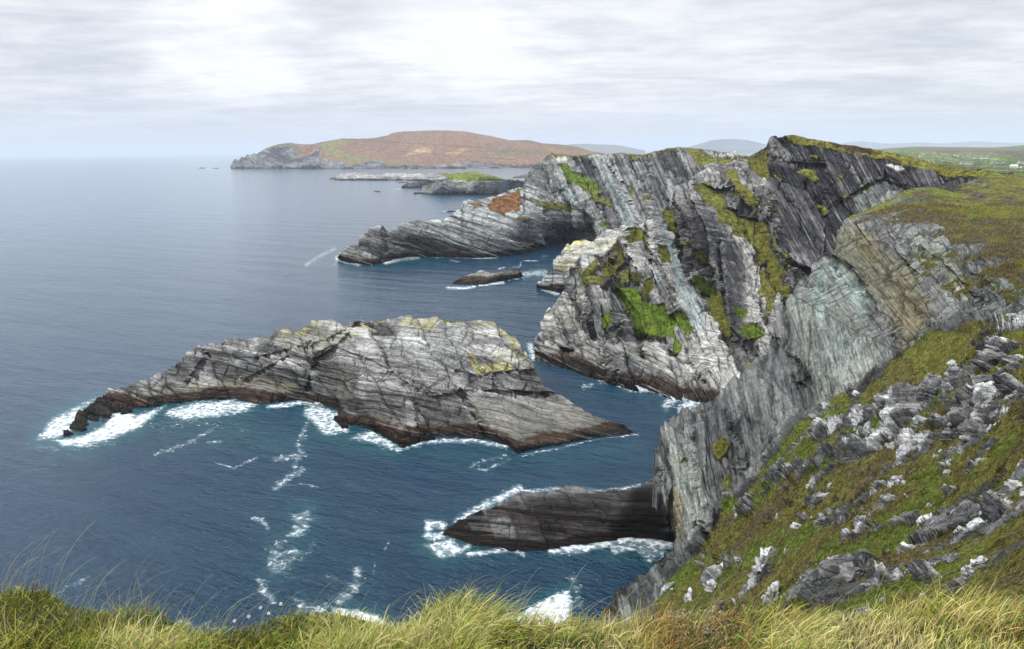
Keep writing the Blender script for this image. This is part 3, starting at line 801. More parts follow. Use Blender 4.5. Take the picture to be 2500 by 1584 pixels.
# first 50 columns lie beyond the frame
px = np.empty((NR, NC)); 
for i_ in range(NR):
    a_ = 2515.0
    px[i_] = np.r_[np.linspace(XR, a_, 50, endpoint=False), np.linspace(a_, xl[i_], NC - 50)]
py = np.repeat(rows[:, None], NC, 1)
py = py + np.clip((px - 2425) * 0.11, 0, 30) * np.exp(-(py - 423) / 70)
ctC = [(2425, 423, 345), (2360, 447, 320), (2225, 461, 290), (2105, 517, 268), (2045, 565, 256), (1995, 635, 246), (1948, 693, 238), (1904, 767, 228), (1852, 857, 219), (1749, 956, 207), (1676, 1002, 200), (1609, 1085, 190), (1593, 1157, 188), (1605, 1250, 190), (1638, 1328, 192.5),
       (1618, 1365, 184), (1570, 1412, 176), (1510, 1470, 167), (1450, 1530, 158.5), (1380, 1600, 151),
       (1780, 1230, 152), (1850, 1140, 158), (1920, 1060, 152), (2100, 960, 142), (2200, 860, 146), (2300, 810, 142), (2500, 760, 135),
       (1720, 1200, 168), (1700, 1100, 178), (1800, 1000, 184), (1900, 900, 194), (2000, 800, 203), (2000, 950, 172), (2100, 850, 172), (2080, 680, 214), (2200, 640, 196), (2250, 720, 172), (2400, 660, 165), (2150, 560, 235), (2300, 520, 245), (2450, 470, 290), (2500, 430, 340), (2500, 600, 182), (2350, 590, 200), (2600, 700, 140),
       (1700, 1320, 150), (1800, 1300, 125), (1900, 1200, 118), (2000, 1200, 96), (2000, 1100, 118), (2200, 1050, 88), (2400, 950, 76), (2500, 850, 82), (2300, 1250, 52), (2450, 1300, 33), (2500, 1100, 50), (2500, 1450, 17),
       (2200, 1450, 30), (2000, 1400, 52), (1900, 1450, 62), (1700, 1450, 106), (1600, 1440, 138), (1550, 1550, 128), (1700, 1560, 78), (2000, 1580, 30), (2500, 1580, 9.5), (1850, 1590, 50),
       (2900, 430, 380), (2900, 600, 170), (2900, 850, 60), (2900, 1100, 26), (2900, 1400, 10), (2900, 1600, 6.5), (2700, 1300, 17)]
tC = TPS([c_[:2] for c_ in ctC], [math.log(c_[2]) for c_ in ctC])
d = np.exp(tC(px, py))
# the lower left edge meets the water
k_ = sst(py[:, 0], 1300, 1328)
ex = np.log(dsea(xl, rows)); cor = (ex - np.log(d[:, -1])) * k_
d = np.exp(np.log(d) + cor[:, None] * np.exp(-((px - xl[:, None]) / 60.0) ** 2))
DC = lambda x, y: float(np.exp(tC(np.array([float(x)]), np.array([float(y)])))[0])
for ln, h, wd in [(ZI((1140, 0), (1130, 130), (1230, 280), (1210, 400)), 6, 14), (ZI((860, 150), (880, 500), (900, 700), (930, 830)), 5, 16), (ZI((600, 310), (640, 560), (710, 760), (735, 1000)), 4, 10),
                  (ZI((1160, 650), (1050, 760), (1010, 840), (1040, 1100)), 7, 16), (ZI((760, 570), (720, 700), (740, 960)), -2.5, 5), (ZD((120, 430), (230, 600), (380, 800)), 6, 16),
                  (ZC((500, 1220), (620, 1150), (800, 1260), (980, 1519)), -4, 9), (ZC((900, 860), (1000, 1000)), 3, 8), (ZC((1200, 950), (1300, 1150), (1400, 1240)), 4, 12), (ZC((1680, 1200), (1850, 1380), (1960, 1500)), 5, 10),
                  (ZC((1880, 1180), (1900, 1300), (2050, 1400), (2120, 1519)), -5, 12), (ZD((1250, 370), (1270, 650)), -3, 8), (ZC((1500, 1100), (1680, 1200)), -3, 8)]:
    dd, sd, al = linedist(px, py, ln)
    if h > 0: d = d - np.where(sd < 0, h * np.exp(-dd / wd), 0)
    else: d = d - h * np.exp(-(dd / wd) ** 2)
P = pt(px, py, d)
X, Y, Z = P[..., 0], P[..., 1], P[..., 2]
nz = fbm(X, Y, Z, 9, 5, 81) - 0.5
nz2 = fbm(X, Y, Z, 3.0, 4, 83) - 0.5
gully = np.array([(1480, 1600), (1590, 1480), (1640, 1390), (1700, 1340), (1740, 1290), (1775, 1225), (1830, 1190), (1850, 1140), (1905, 1095), (1925, 1050), (1985, 1000), (2040, 985), (2085, 955), (2150, 900), (2200, 858), (2290, 800), (2400, 775), (2500, 765), (2900, 760)], float)
ygul = np.interp(px, gully[:, 0], gully[:, 1])
slope = sst(py + nz * 30, ygul - 6, ygul + 14)
meadow = ZC((760, 800), (800, 780), (900, 740), (1000, 690), (1100, 655), (1200, 600), (1380, 520), (1700, 480), (2020, 420), (2100, 360), (3900, 300), (3900, 1350), (2408, 1330), (2230, 1310), (2100, 1200), (1950, 1100), (1750, 1060), (1650, 960), (1500, 900), (1300, 850), (1100, 850), (900, 850))
md = polydist(px, py, meadow)
md = np.where(px > 2600, sst(py, 700, 640) * 90 - 45, md)
mead = sst(md + nz * 70 + nz2 * 30, -10, 12)
ppC = (px, py, 195.0)
d1, t1 = rock_relief(P, [(79, 7.5, 60, 1.3, 4), (84, 2.6, 20, 0.45, 1.0), (70, 1.1, 9, 0.2, .5)], 301, pp=ppC)
d1 = d1 + (fbm(X, Y, Z, 26, 3, 303) - 0.5) * 7.0
fh, fv_, fe = facets((px * .98 - py * .17) * 195 / FPX / 5.0, (px * .17 + py * .98) * 195 / FPX / 16.0, px * 0, 305)
d1 = d1 + fh * 0.9 - 0.3 * (fe < 0.05); t1 = t1 * 0.6 + fv_ * 0.4
d2, t2 = rock_relief(P, [(48, 9, 26, 2.0, 3), (52, 2.6, 8, 0.5, 1.0), (-28, 6, 20, 1.3, 3), (-30, 2.2, 9, 0.45, 1)], 331, pp=ppC)
d2 = d2 + (fbm(X, Y, Z, 18, 4, 333) - 0.5) * 4.5
d3, t3 = rock_relief(P, [(50, 4.5, 13, 2.6, 3), (54, 1.7, 6, 1.1, 1.2), (-32, 2.4, 6, 0.9, 1), (52, 0.7, 2.5, 0.4, 0.5)], 361, warp=3.5)
lump = fbm(X, Y, Z, 12, 3, 365) - 0.5
s3, t3_, q3 = bedframe(P, 52, 0.25)
wq_ = (fbm(X, Y, Z, 3, 2, 367) - 0.5) * 0.6
f1, v1, e1 = facets(s3 / 4.0 + wq_, t3_ / 9.0 + wq_, q3 / 8.0, 366)
f2, v2, e2 = facets(s3 / 1.0 - wq_, t3_ / 2.2, q3 / 2.2, 369)
d3 = d3 * 0.3 + lump * 6.0 + f1 * 2.0 + f2 * 0.40 - 0.2 * (e2 < 0.06)
t3 = t3 * 0.3 + v1 * 0.4 + v2 * 0.3
up = sst(py - (px - 1900) * 0.55, 760, 640)
disp = (d1 * (1 - up) + d2 * up) * (1 - slope) + d3 * slope * np.clip(d / 95, 0.10, 1.1)
tone = (t1 * (1 - up) + t2 * up) * (1 - slope) + t3 * slope
disp = disp * (1 - 0.8 * mead) + mead * ((fbm(X, Y, Z, 9, 4, 371) - 0.5) * 4.0 + (fbm(X, Y, Z, 2.6, 3, 372) - 0.5) * 2.2) * (0.15 + 0.85 * sst(px - xl[:, None], 0, 70)) * (1 - 0.6 * sst(py, 1330, 1370) * sst(px, 1760, 1640))
c = band(tone - 0.02 - 0.24 * slope, nz * 0.9 + nz2 * 0.5, lo=np.array((0.072, 0.075, 0.073)), hi=np.array((0.34, 0.345, 0.32)))
wl = 1 - slope
cz = paint(c, px, py, [
    (ZD((0, 580), (120, 430), (240, 560), (330, 700), (400, 850), (430, 1100), (300, 1400), (0, 1519), (-500, 1519), (-900, 1200)), (0.125, 0.124, 0.132), 0.62, 12),
    (ZC((300, 1519), (500, 1220), (620, 1150), (800, 1260), (900, 1400), (960, 1519)) + ZD((1000, 300), (1100, 500), (1000, 700), (760, 900), (520, 1050), (460, 800), (300, 600), (260, 200)), (0.30, 0.315, 0.285), 0.6, 10),
    (ZC((590, 1150), (700, 1170), (800, 1260), (900, 1400), (1000, 1519)) + ZD((1020, 280), (940, 300), (820, 100), (700, 0)), CYAN, 0.9, 5),
    (ZC((530, 1230), (600, 1240), (620, 1519)) + ZD((640, 200), (520, 330), (440, 100)), CYAN, 0.7, 6),
    (ZD((500, 300), (700, 250), (900, 500), (960, 650), (740, 860), (640, 840), (560, 600)), (0.36, 0.40, 0.385), 0.55, 12),
    (ZD((700, 700), (900, 600), (1100, 700), (1150, 760), (1000, 820), (800, 960), (640, 980)), (0.45, 0.45, 0.42), 0.6, 10),
    (ZC((560, 1130), (620, 1080), (700, 960), (760, 880), (900, 850), (1000, 900), (1080, 1000), (1280, 1150), (1420, 1260), (1500, 1519)) + ZD((1540, 300), (1560, 420), (1380, 520), (1270, 640), (1250, 400), (1150, 250), (1000, 60)) + ZC((820, 1240), (700, 1180)), (0.205, 0.19, 0.135), 0.85, 14),
    (ZC((1150, 1300), (1400, 1320), (1420, 1519)) + ZD((1480, 60), (1540, 200), (1540, 330), (1300, 420), (1240, 250), (1240, 50)), (0.215, 0.17, 0.10), 0.55, 14),
    (ZC((900, 930), (1020, 940), (1130, 1130), (1000, 1220), (900, 1080)), (0.26, 0.22, 0.12), 0.5, 8),
    (ZC((1440, 1010), (1700, 1110), (1900, 1180), (1900, 1330), (1680, 1300), (1480, 1250)), (0.20, 0.205, 0.165), 0.8, 10),
    (ZC((1680, 1250), (1760, 1290), (1980, 1490), (1900, 1519), (1700, 1400)), (0.34, 0.335, 0.24), 0.7, 5),
    (ZC((2000, 1380), (2408, 1340), (2408, 1900), (2000, 1800)), (0.17, 0.19, 0.175), 0.75, 12),
    (ZC((1850, 1200), (2040, 1260), (2060, 1480), (2000, 1850), (1800, 1800), (1900, 1500)), (0.12, 0.125, 0.13), 0.7, 10),
    (ZI((720, 560), (800, 600), (850, 700), (820, 900), (740, 1010), (710, 860)), (0.30, 0.24, 0.15), 0.75, 5), (ZI((600, 320), (640, 330), (740, 560), (700, 740), (620, 600)), (0.34, 0.36, 0.34), 0.6, 4),
    (ZI((550, 590), (620, 640), (720, 800), (735, 1010), (600, 940), (500, 700)), (0.028, 0.028, 0.03), 0.95, 4), (ZI((1040, 780), (1130, 760), (1190, 900), (1060, 1130), (1020, 900)), (0.055, 0.055, 0.062), 0.8, 4),  # first patch: shade of the nose recess put into the colour
    (ZI((1150, 480), (1280, 430), (1380, 560), (1300, 640), (1150, 640)), (0.11, 0.11, 0.12), 0.6, 6)], nz, 6)
cz = cz * np.array((0.82, 0.85, 0.82))
c = c * slope[..., None] + cz * (1 - slope[..., None])
# lichen-bleached stone on the slope
wh = sst(fbm(X, Y, Z, 3.2, 4, 91) + 0.6 * nz2 + 0.05 * np.clip(d3, -3, 3), 0.64, 0.70) * slope
c = c * (1 - wh[..., None] * 0.85) + np.array((0.55, 0.55, 0.545)) * wh[..., None] * 0.85
c = tidal(c, Z, nz, 3.2, 0.8, brown=(0.05, 0.043, 0.036), black=(0.03, 0.027, 0.025))
g = np.zeros(px.shape); gc = np.zeros(px.shape + (3,)) + np.array((0.125, 0.118, 0.034))
# slope turf cover: patchy, thicker near the water-side tongue and near the top right
cover = 0.52 + 1.0 * (fbm(X, Y, Z, 10, 4, 95) - 0.5) + 0.8 * (fbm(X, Y, Z, 2.5, 4, 97) - 0.5)
rockbias = np.zeros(px.shape)
for (x_, y_, rx_, ry_, a_) in ((2100, 1060, 130, 110, 0.22), (2280, 980, 130, 100, 0.2), (2030, 1240, 110, 60, 0.22), (2400, 1000, 120, 90, 0.25), (1860, 1420, 70, 60, 0.25), (2330, 1330, 120, 90, 0.16), (2440, 1250, 80, 100, 0.15), (2080, 1420, 90, 60, 0.18), (1760, 1410, 40, 50, 0.2), (1640, 1440, 90, 14, 0.3),
                              (2270, 1130, 60, 90, -0.35), (1960, 1330, 100, 50, -0.35), (1650, 1330, 90, 90, -0.4), (1700, 1440, 150, 60, -0.4), (1850, 1200, 60, 50, -0.2), (2380, 1180, 60, 40, -0.2), (2450, 1420, 100, 60, -0.3), (2150, 1300, 60, 60, -0.25), (2230, 900, 60, 40, -0.3), (1800, 1300, 60, 60, -0.3), (1600, 1500, 90, 50, -0.3), (2450, 1090, 60, 60, -0.3), (2200, 1200, 60, 60, -0.2)):
    rockbias += a_ * np.exp(-((px - x_) / rx_) ** 2 - ((py - y_) / ry_) ** 2)
cover = cover - rockbias * 0.8 + 0.02 - 0.085 * np.clip(d3, -4, 4)
g = np.clip((cover - 0.42) * 2.6 + 0.4, 0, 1) * slope
shore = sst(px - xl[:, None] + nz * 60, 10, 75) * sst(rows, 1320, 1345)[:, None] + (1 - sst(rows, 1320, 1345)[:, None])
g = g * shore
gm_ = np.clip(0.85 + nz * 1.6 - 0.55 * np.exp(-((px - 2150) / 180) ** 2 - ((py - 640) / 60) ** 2) - 0.3 * sst(md, 60, 0), 0, 1)
rightmoss = sst(px, 2120, 2260) * sst(py, 820, 700) * (1 - slope)
g = np.maximum(g, rightmoss * sst(nz + 0.9 * nz2 - 0.05 * disp, -0.02, 0.22) * 0.62)
g = np.maximum(g, mead * gm_)
mg = np.stack([0.155 + 0.16 * nz2, 0.165 + 0.12 * nz2 + 0.05 * nz, 0.032 + 0 * nz], -1)
br_ = sst(fbm(X, Y, Z, 9, 5, 99, 0.65) + 0.22 * np.exp(-((px - 2150) / 230) ** 2 - ((py - 600) / 110) ** 2) + 0.10 * sst(py, 480, 600), 0.50, 0.62)[..., None]
mg = mg * (1 - br_) + np.array((0.105, 0.085, 0.045)) * br_
gc = gc * (1 - mead[..., None]) + mg * mead[..., None]
tn = sst(fbm(X, Y, Z, 8, 4, 103), 0.5, 0.62)[..., None] * slope[..., None]
gc = gc * (1 - tn) + np.array((0.105, 0.085, 0.042)) * tn
tn = sst(fbm(X, Y, Z, 10, 4, 107), 0.52, 0.6)[..., None] * slope[..., None]
gc = gc * (1 - tn) + np.array((0.10, 0.135, 0.024)) * tn
g, gc = turf(px, py, [
    (ZI((1030, 250), (1110, 190), (1155, 250), (1130, 310), (1080, 365), (1040, 320)), OLIVE, 0.85), (ZI((800, 400), (850, 350), (875, 380), (820, 410)), GREEN), (ZI((1415, 525), (1490, 455), (1505, 490), (1430, 535)), GREEN),
    (ZI((1095, 580), (1120, 480), (1160, 460), (1150, 570)), OLIVE, 0.7), (ZI((1100, 720), (1225, 630), (1215, 700), (1130, 770)), GREEN), (ZI((920, 850), (990, 825), (1020, 900), (930, 920)), GREEN, 0.9),
    (ZC((1900, 760), (1990, 750), (2010, 780), (1920, 800)), (0.14, 0.21, 0.02)), (ZD((1540, 440), (1570, 415), (1600, 440), (1560, 470)), GREEN), (ZD((1330, 600), (1700, 400), (1900, 420), (1950, 560), (1700, 700), (1500, 850), (1420, 820)), OLIVE, 0.62, 12),
    (ZD((2190, 460), (2408, 400), (2408, 520), (2300, 520)), OLIVE), (ZD((2200, 270), (2250, 265), (2240, 300)), GREEN, .9), (ZD((1930, 350), (2030, 330), (2000, 420), (1950, 430)), OLIVE, .9), (ZD((640, 1030), (760, 960), (860, 990), (850, 1050), (700, 1070)), OLIVE),
    (ZB((2080, 1080), (2160, 1040), (2170, 1060), (2080, 1110)), DRY, 0.7, 2.5), (ZC((770, 790), (1090, 660), (1380, 540), (1400, 600), (1000, 740), (850, 830)), OLIVE, 0.6)], nz, g, gc)
_, P2C = finish('near_cliff', P, disp, c, g, gc, M_ROCKNEAR, [(0.8, 0.6), (3, 6), (8, 22), (12, 100)], 62, 'near cliff wall of grey slabs under an ochre and pale green face, with a rocky turf slope on its right', 'cliff', seed=43, turf_amp=0.34,
                  bedc=lambda Q: [bp_ * wl + bs_ * slope * km for km, bp_, bs_ in zip((1.0, 4.0), bedpx(*proj(Q)[:2], 195.0, np.where(up > 0.5, np.where(fbm(X, Y, Z, 12, 2, 335) > 0.5, 50, -26), 78)), bedframe(Q, 58, 0.25)[:2])])
SURF_C = (px, py, d, g, slope, P2C); GC_C = gc

# ---------- islet in front (E)
topE = [(154, 1060), (175, 1030), (186, 1008), (215, 990), (246, 966), (266, 952), (300, 943), (359, 926), (412, 893), (458, 859), (500, 838), (558, 823), (610, 826), (645, 823), (671, 806), (715, 797), (764, 786), (820, 790), (864, 786), (900, 780), (944, 776), (990, 779), (1037, 783), (1090, 780), (1116, 786), (1160, 788), (1196, 785), (1229, 800), (1262, 826), (1289, 859), (1302, 893), (1318, 912), (1329, 926), (1345, 948), (1395, 979), (1462, 1019), (1528, 1039), (1557, 1058)]
botE = [(154, 1064), (175, 1060), (199, 1053), (235, 1036), (266, 1025), (285, 1010), (300, 1012), (350, 1000), (399, 986), (432, 982), (500, 980), (565, 974), (625, 989), (680, 980), (731, 976), (784, 987), (815, 1000), (837, 1045), (880, 1040), (930, 1062), (957, 1072), (983, 1092), (1037, 1074), (1100, 1068), (1156, 1070), (1200, 1078), (1236, 1086), (1262, 1112), (1329, 1093), (1400, 1078), (1462, 1066), (1530, 1062), (1557, 1060)]
ds = lambda x, y, z=0.0: float(dsea(np.array([float(x)]), np.array([float(y)]), z)[0])
ctE = [(x, y, ds(x, y)) for x, y in botE[::2]] + [(1557, 1060, ds(1557, 1060))] + \
      [(x, y, ds(x, y, z)) for x, y, z in ((246, 966, 2.5), (359, 926, 8), (458, 859, 15), (558, 823, 19), (671, 806, 22), (764, 786, 25), (864, 786, 26), (944, 776, 27), (1037, 783, 27), (1116, 786, 27), (1196, 785, 27), (1262, 826, 24), (1302, 893, 18), (1345, 948, 11), (1395, 979, 8.5), (1462, 1019, 5), (1528, 1039, 2),
                                          (500, 920, 7), (600, 880, 13), (600, 930, 5), (700, 900, 12), (750, 860, 18), (850, 900, 15), (850, 980, 5), (950, 870, 20), (950, 960, 11), (1000, 1030, 4), (1100, 870, 21), (1100, 940, 13.5), (1150, 1020, 5), (1250, 860, 22), (1250, 920, 16), (1250, 975, 10), (1330, 975, 9), (1350, 1030, 5), (1250, 1050, 4.5), (1430, 1045, 3.5), (760, 960, 3.5), (690, 945, 5))]
px, py, d = land('E', topE, botE, (155, 1556), 960, 215, ctE)
for ln, h, wd in ((ZG((1320, 130), (1250, 210), (1160, 265), (1130, 370)), -4.5, 5), (ZG((1320, 140), (1180, 200), (950, 260)), -2.5, 4), (ZG((1060, 255), (900, 345)), -2.5, 3.5), (ZG((760, 250), (720, 320), (690, 350)), -4, 6),
                  (ZG((1690, 380), (1730, 450), (1800, 570)), -3, 4), (ZG((1130, 270), (1140, 380)), -1.5, 8), (ZG((1530, 430), (1540, 560)), -1.8, 3.0), (ZG((1680, 310), (1740, 330), (1740, 385), (2030, 392)), -2.5, 4.5),
                  (ZG((1240, 220), (1350, 260), (1480, 330), (1600, 400), (1700, 380)), 2.2, 14), (ZG((1720, 240), (1770, 320), (1900, 300), (1980, 300)), 1.8, 8), (ZG((1820, 390), (1810, 330)), -1.5, 2.5), (ZG((1340, 130), (1420, 260), (1460, 350)), 1.2, 14)):
    dd, sd, al = linedist(px, py, ln)
    if h > 0: d = d - np.where(sd < 0, h * np.exp(-dd / wd), 0)
    else: d = d - h * np.exp(-(dd / wd) ** 2)
P = pt(px, py, d)
X, Y, Z = P[..., 0], P[..., 1], P[..., 2]
nz = fbm(X, Y, Z, 9, 5, 111) - 0.5
slab = sst(polydist(px, py, ZG((1700, 390), (1830, 400), (2010, 395), (2060, 400), (2340, 540), (1890, 600), (1800, 520))), -2, 8)
ppE = (px, py, 300.0)
da, ta = rock_relief(P, [(13, 3.8, 22, 1.9, 9), (13, 1.3, 10, 0.8, 3.5), (60, 9, 30, 1.6, 4)], 401, warp=9, pp=ppE)
db, tb = rock_relief(P, [(-38, 4.0, 16, 1.0, 8), (-40, 1.5, 8, 0.5, 2), (58, 6, 20, 0.8, 4)], 431)
lm = sst(px + (py - 850) * 0.6, 860, 740) * sst(px, 300, 500)
lm = lm * 0
disp = da * (1 - 0.9 * slab); tone = ta * (1 - slab) + 0.5 * slab
c = band(tone + 0.03, nz * 1.0, lo=np.array((0.075, 0.072, 0.068)), hi=np.array((0.46, 0.455, 0.43)))
c = paint(c, px, py, [
    (ZG((1700, 392), (1830, 402), (2010, 397), (2060, 402), (2340, 540), (1890, 600), (1790, 540)), (0.165, 0.158, 0.135), 0.85, 4),
    (ZG((1000, 180), (1150, 135), (1300, 135), (1330, 180), (1250, 220), (1050, 260)), (0.33, 0.33, 0.25), 0.6, 8), (ZG((1240, 220), (1500, 240), (1700, 300), (1700, 370), (1500, 400), (1300, 300), (1200, 260)), (0.40, 0.39, 0.38), 0.5, 8),
    (ZG((1500, 130), (1700, 150), (1760, 250), (1600, 300), (1400, 240)), (0.33, 0.34, 0.31), 0.5, 10), (ZG((760, 300), (1130, 300), (1130, 360), (800, 350)), (0.09, 0.088, 0.082), 0.75, 8),
    (ZG((830, 230), (980, 250), (1000, 270), (860, 260)), (0.08, 0.08, 0.08), 0.7, 5), (ZG((1700, 320), (2000, 320), (2020, 390), (1760, 390)), (0.17, 0.165, 0.16), 0.6, 4), (ZG((1360, 370), (1480, 380), (1500, 540), (1300, 480)), (0.11, 0.10, 0.088), 0.7, 8),
    (ZG((1160, 280), (1260, 260), (1330, 330), (1330, 420), (1140, 400)), (0.13, 0.12, 0.10), 0.6, 8), (ZG((1560, 400), (1660, 390), (1740, 500), (1560, 540)), (0.10, 0.095, 0.088), 0.7, 6), (ZG((450, 380), (900, 330), (1100, 350), (1100, 390), (500, 400)), (0.30, 0.28, 0.20), 0.5, 6)], nz, 5)
ylt = np.interp(px, [p_[0] for p_ in topE], [p_[1] for p_ in topE])
lich = sst(9 + nz * 50 - (py - ylt), -3, 3) * sst(px, 620, 700) * sst(px, 1330, 1290) * (0.35 + 0.65 * sst(fbm(X, Y, Z, 4, 3, 117), 0.42, 0.55))
lich = np.maximum(lich, sst(polydist(px, py, ZG((1720, 245), (1745, 250), (1760, 290), (1800, 270), (1870, 275), (1900, 300), (1800, 305), (1750, 322))) + nz * 10, -2, 2))
lich = np.maximum(lich, 0.25 * sst(polydist(px, py, ZG((1840, 210), (1900, 190), (1960, 290), (1900, 290), (1750, 250), (1800, 240))) + nz * 24, 2, 8))
c = c * (1 - lich[..., None] * 0.75) + np.array((0.44, 0.40, 0.17)) * lich[..., None] * 0.75
c = tidal(c, Z, nz, 3.4, 0.5)
g = sst(polydist(px, py, [(1075, 779), (1105, 780), (1100, 790), (1080, 788)]), -2, 2) * 0.9
finish('rocky_islet', P, disp, c, g, np.zeros(px.shape + (3,)) + np.array(GREEN), M_ISLET, [(2, 0.6), (8, 4), (18, 14), (26, 60)], 12, 'long folded grey islet crusted with yellow lichen along its crest, ringed by white surf', 'islet', kind='thing', seed=44, bedc=lambda Q: [q_ + (fbm(X, Y, Z, 36, 3, 412) - 0.5) * 9 for q_ in bedpx(*proj(Q)[:2], 300.0, 13)])
SURF_E = (px, py, d)

# ---------- outlying skerry of the islet, left tip
def islet(name, top, bot, xr, n, ctrl, label, cat, bed, zones=(), tide=3.0, mat=None, seed=500, turfz=(), back=((2, .5), (8, 4), (14, 40)), tone_add=0.0, kind='thing', amp=1.0, soft=0.5, brown=(0.060, 0.040, 0.028), hi=(0.40, 0.395, 0.37), wb=True, lo=(0.08, 0.078, 0.076), bedang=12, nzs=9):
    px, py, d = land(name, top, bot, xr, n[0], n[1], ctrl, water_bot=wb)
    P = pt(px, py, d)
    nz = fbm(P[..., 0], P[..., 1], P[..., 2], nzs, 5, seed) - 0.5
    disp, tone = rock_relief(P, bed, seed)
    c = band(tone + tone_add, nz * 0.8, lo=np.array(lo), hi=np.array(hi))
    c = paint(c, px, py, zones, nz, 4)
    c = tidal(c, P[..., 2], nz, tide, soft, brown=brown)
    g = np.zeros(px.shape); gc = np.zeros(px.shape + (3,)) + np.array(OLIVE)
    g, gc = turf(px, py, turfz, nz, g, gc, 2.0)
    return finish(name, P, disp * amp, c, g, gc, mat or M_ROCKNEAR, list(back), bedang, label, cat, kind=kind, seed=seed)

tF = [(1070, 1308), (1100, 1285), (1125, 1265), (1187, 1243), (1225, 1228), (1249, 1216), (1268, 1203), (1330, 1205), (1399, 1192), (1440, 1203), (1473, 1206), (1560, 1187), (1590, 1172), (1650, 1150)]
bF = [(1070, 1311), (1098, 1318), (1125, 1324), (1138, 1336), (1190, 1340), (1249, 1350), (1300, 1346), (1349, 1343), (1436, 1331), (1535, 1313), (1600, 1316), (1650, 1328)]
cF = [(x, y, ds(x, y)) for x, y in bF] + [(x, y, ds(x, y, z)) for x, y, z in ((1125, 1265, 2.5), (1187, 1243, 4), (1268, 1203, 5.5), (1330, 1205, 6.5), (1399, 1192, 7), (1473, 1206, 7), (1560, 1187, 8), (1650, 1150, 14), (1250, 1290, 3.5), (1400, 1270, 4.6), (1540, 1260, 6), (1640, 1270, 8), (1150, 1300, 1.5))]
islet('dark_skerry', tF, bF, (1071, 1648), (420, 130), cF, 'low dark brown skerry running out from the foot of the near cliff', 'skerry',
      [(7, 3.4, 22, 0.75, 4), (7, 1.0, 9, 0.35, 1.5), (75, 6, 20, 0.4, 2)], [(ZH((460, 180), (900, 150), (900, 200), (500, 215)), (0.038, 0.038, 0.032), 0.75, 4), (ZH((380, 230), (560, 200), (980, 220), (980, 330), (420, 340)), (0.018, 0.013, 0.011), 0.7, 6), (ZH((880, 150), (1010, 140), (1040, 370), (790, 340)), (0.006, 0.0055, 0.0055), 0.95, 22), (ZH((300, 230), (420, 200), (440, 240), (300, 270)), (0.035, 0.022, 0.016), 0.7, 4)],  # near-black right end: recess shade painted into the skerry colour
      tide=2.0, mat=M_SKERRY, seed=520, tone_add=-0.1, hi=(0.028, 0.024, 0.02), lo=(0.010, 0.009, 0.008), soft=0.35, brown=(0.022, 0.017, 0.013), bedang=6)
tG = [(1104, 692), (1120, 683), (1136, 675), (1158, 670), (1174, 663), (1200, 668), (1210, 668), (1235, 661), (1267, 656), (1276, 672)]
bG = [(1104, 694), (1130, 696), (1159, 698), (1185, 696), (1211, 690), (1241, 683), (1276, 676)]
cG = [(x, y, ds(x, y)) for x, y in bG] + [(x, y, ds(x, y, z)) for x, y, z in ((1136, 675, 4), (1174, 663, 6.5), (1207, 668, 6.5), (1267, 656, 7.5))]
islet('low_skerry', tG, bG, (1104.5, 1275.5), (190, 40), cG, 'small cream topped skerry with a dark base, standing in the water between headland and cliff', 'skerry', [(-12, 2.4, 10, 1.5, 3), (-12, 1.0, 5, .6, 1)],
      [(ZJ((1090, 440), (1260, 420), (1270, 465), (1110, 480)), CREAM, 0.6, 3), (ZJ((960, 445), (1060, 440), (1000, 480), (920, 475)), (0.3, 0.28, 0.2), 0.6, 3)], tide=4.0, seed=540, bedang=-12, soft=0.6)
for nm, t_, b_, z_, lab in (('sea_rock', [(1086, 518), (1095, 515.5), (1115, 515.5), (1126, 517)], [(1086, 519), (1126, 518.5)], 2.5, 'low black rock awash beyond the headland ridge'),
                            ('sea_rock', [(913, 467.5), (920, 466.5), (928, 468)], [(913, 468.5), (928, 469)], 2.5, 'tiny black rock alone in open water left of the green topped islet'),
                            ('sea_rock', [(973, 446.5), (983, 445), (997, 446.5)], [(973, 447.5), (997, 447.5)], 3, 'small dark rock just left of the grey low islet'),
                            ('sea_rock', [(804, 437), (812, 433), (818, 434), (822, 438)], [(804, 439), (822, 439.5)], 8, 'dark rock off the left tip of the long low islet'),
                            ('sea_rock', [(1252, 433), (1262, 430), (1285, 426), (1300, 427)], [(1252, 436), (1300, 435)], 6, 'dark reef beyond the left end of the back cliff'),
                            ('sea_rock', [(486, 411), (494, 409.5), (502, 411)], [(486, 412.3), (502, 412.3)], 6, 'small dark stack to the left of the far headland tip'),
                            ('sea_rock', [(518, 411.5), (527, 410.5), (534, 411.5)], [(518, 412.3), (534, 412.3)], 5, 'tiny dark rock nearest the far headland tip')):
    cc = [(x, y, ds(x, y)) for x, y in b_] + [(t_[1][0], t_[1][1], ds(t_[1][0], t_[1][1], z_ * 0.8)), (t_[2][0], t_[2][1], ds(t_[2][0], t_[2][1], z_ * 0.7))]
    islet(nm, t_, b_, (t_[0][0] + .2, t_[-1][0] - .2), (26, 10), cc, lab, 'rock', [(10, 3, 20, 1.2, 3)], tide=3.0, seed=560 + int(t_[0][0]) % 37, mat=M_ROCKFAR, hi=(0.11, 0.105, 0.1), back=((4, 1), (14, 30)))

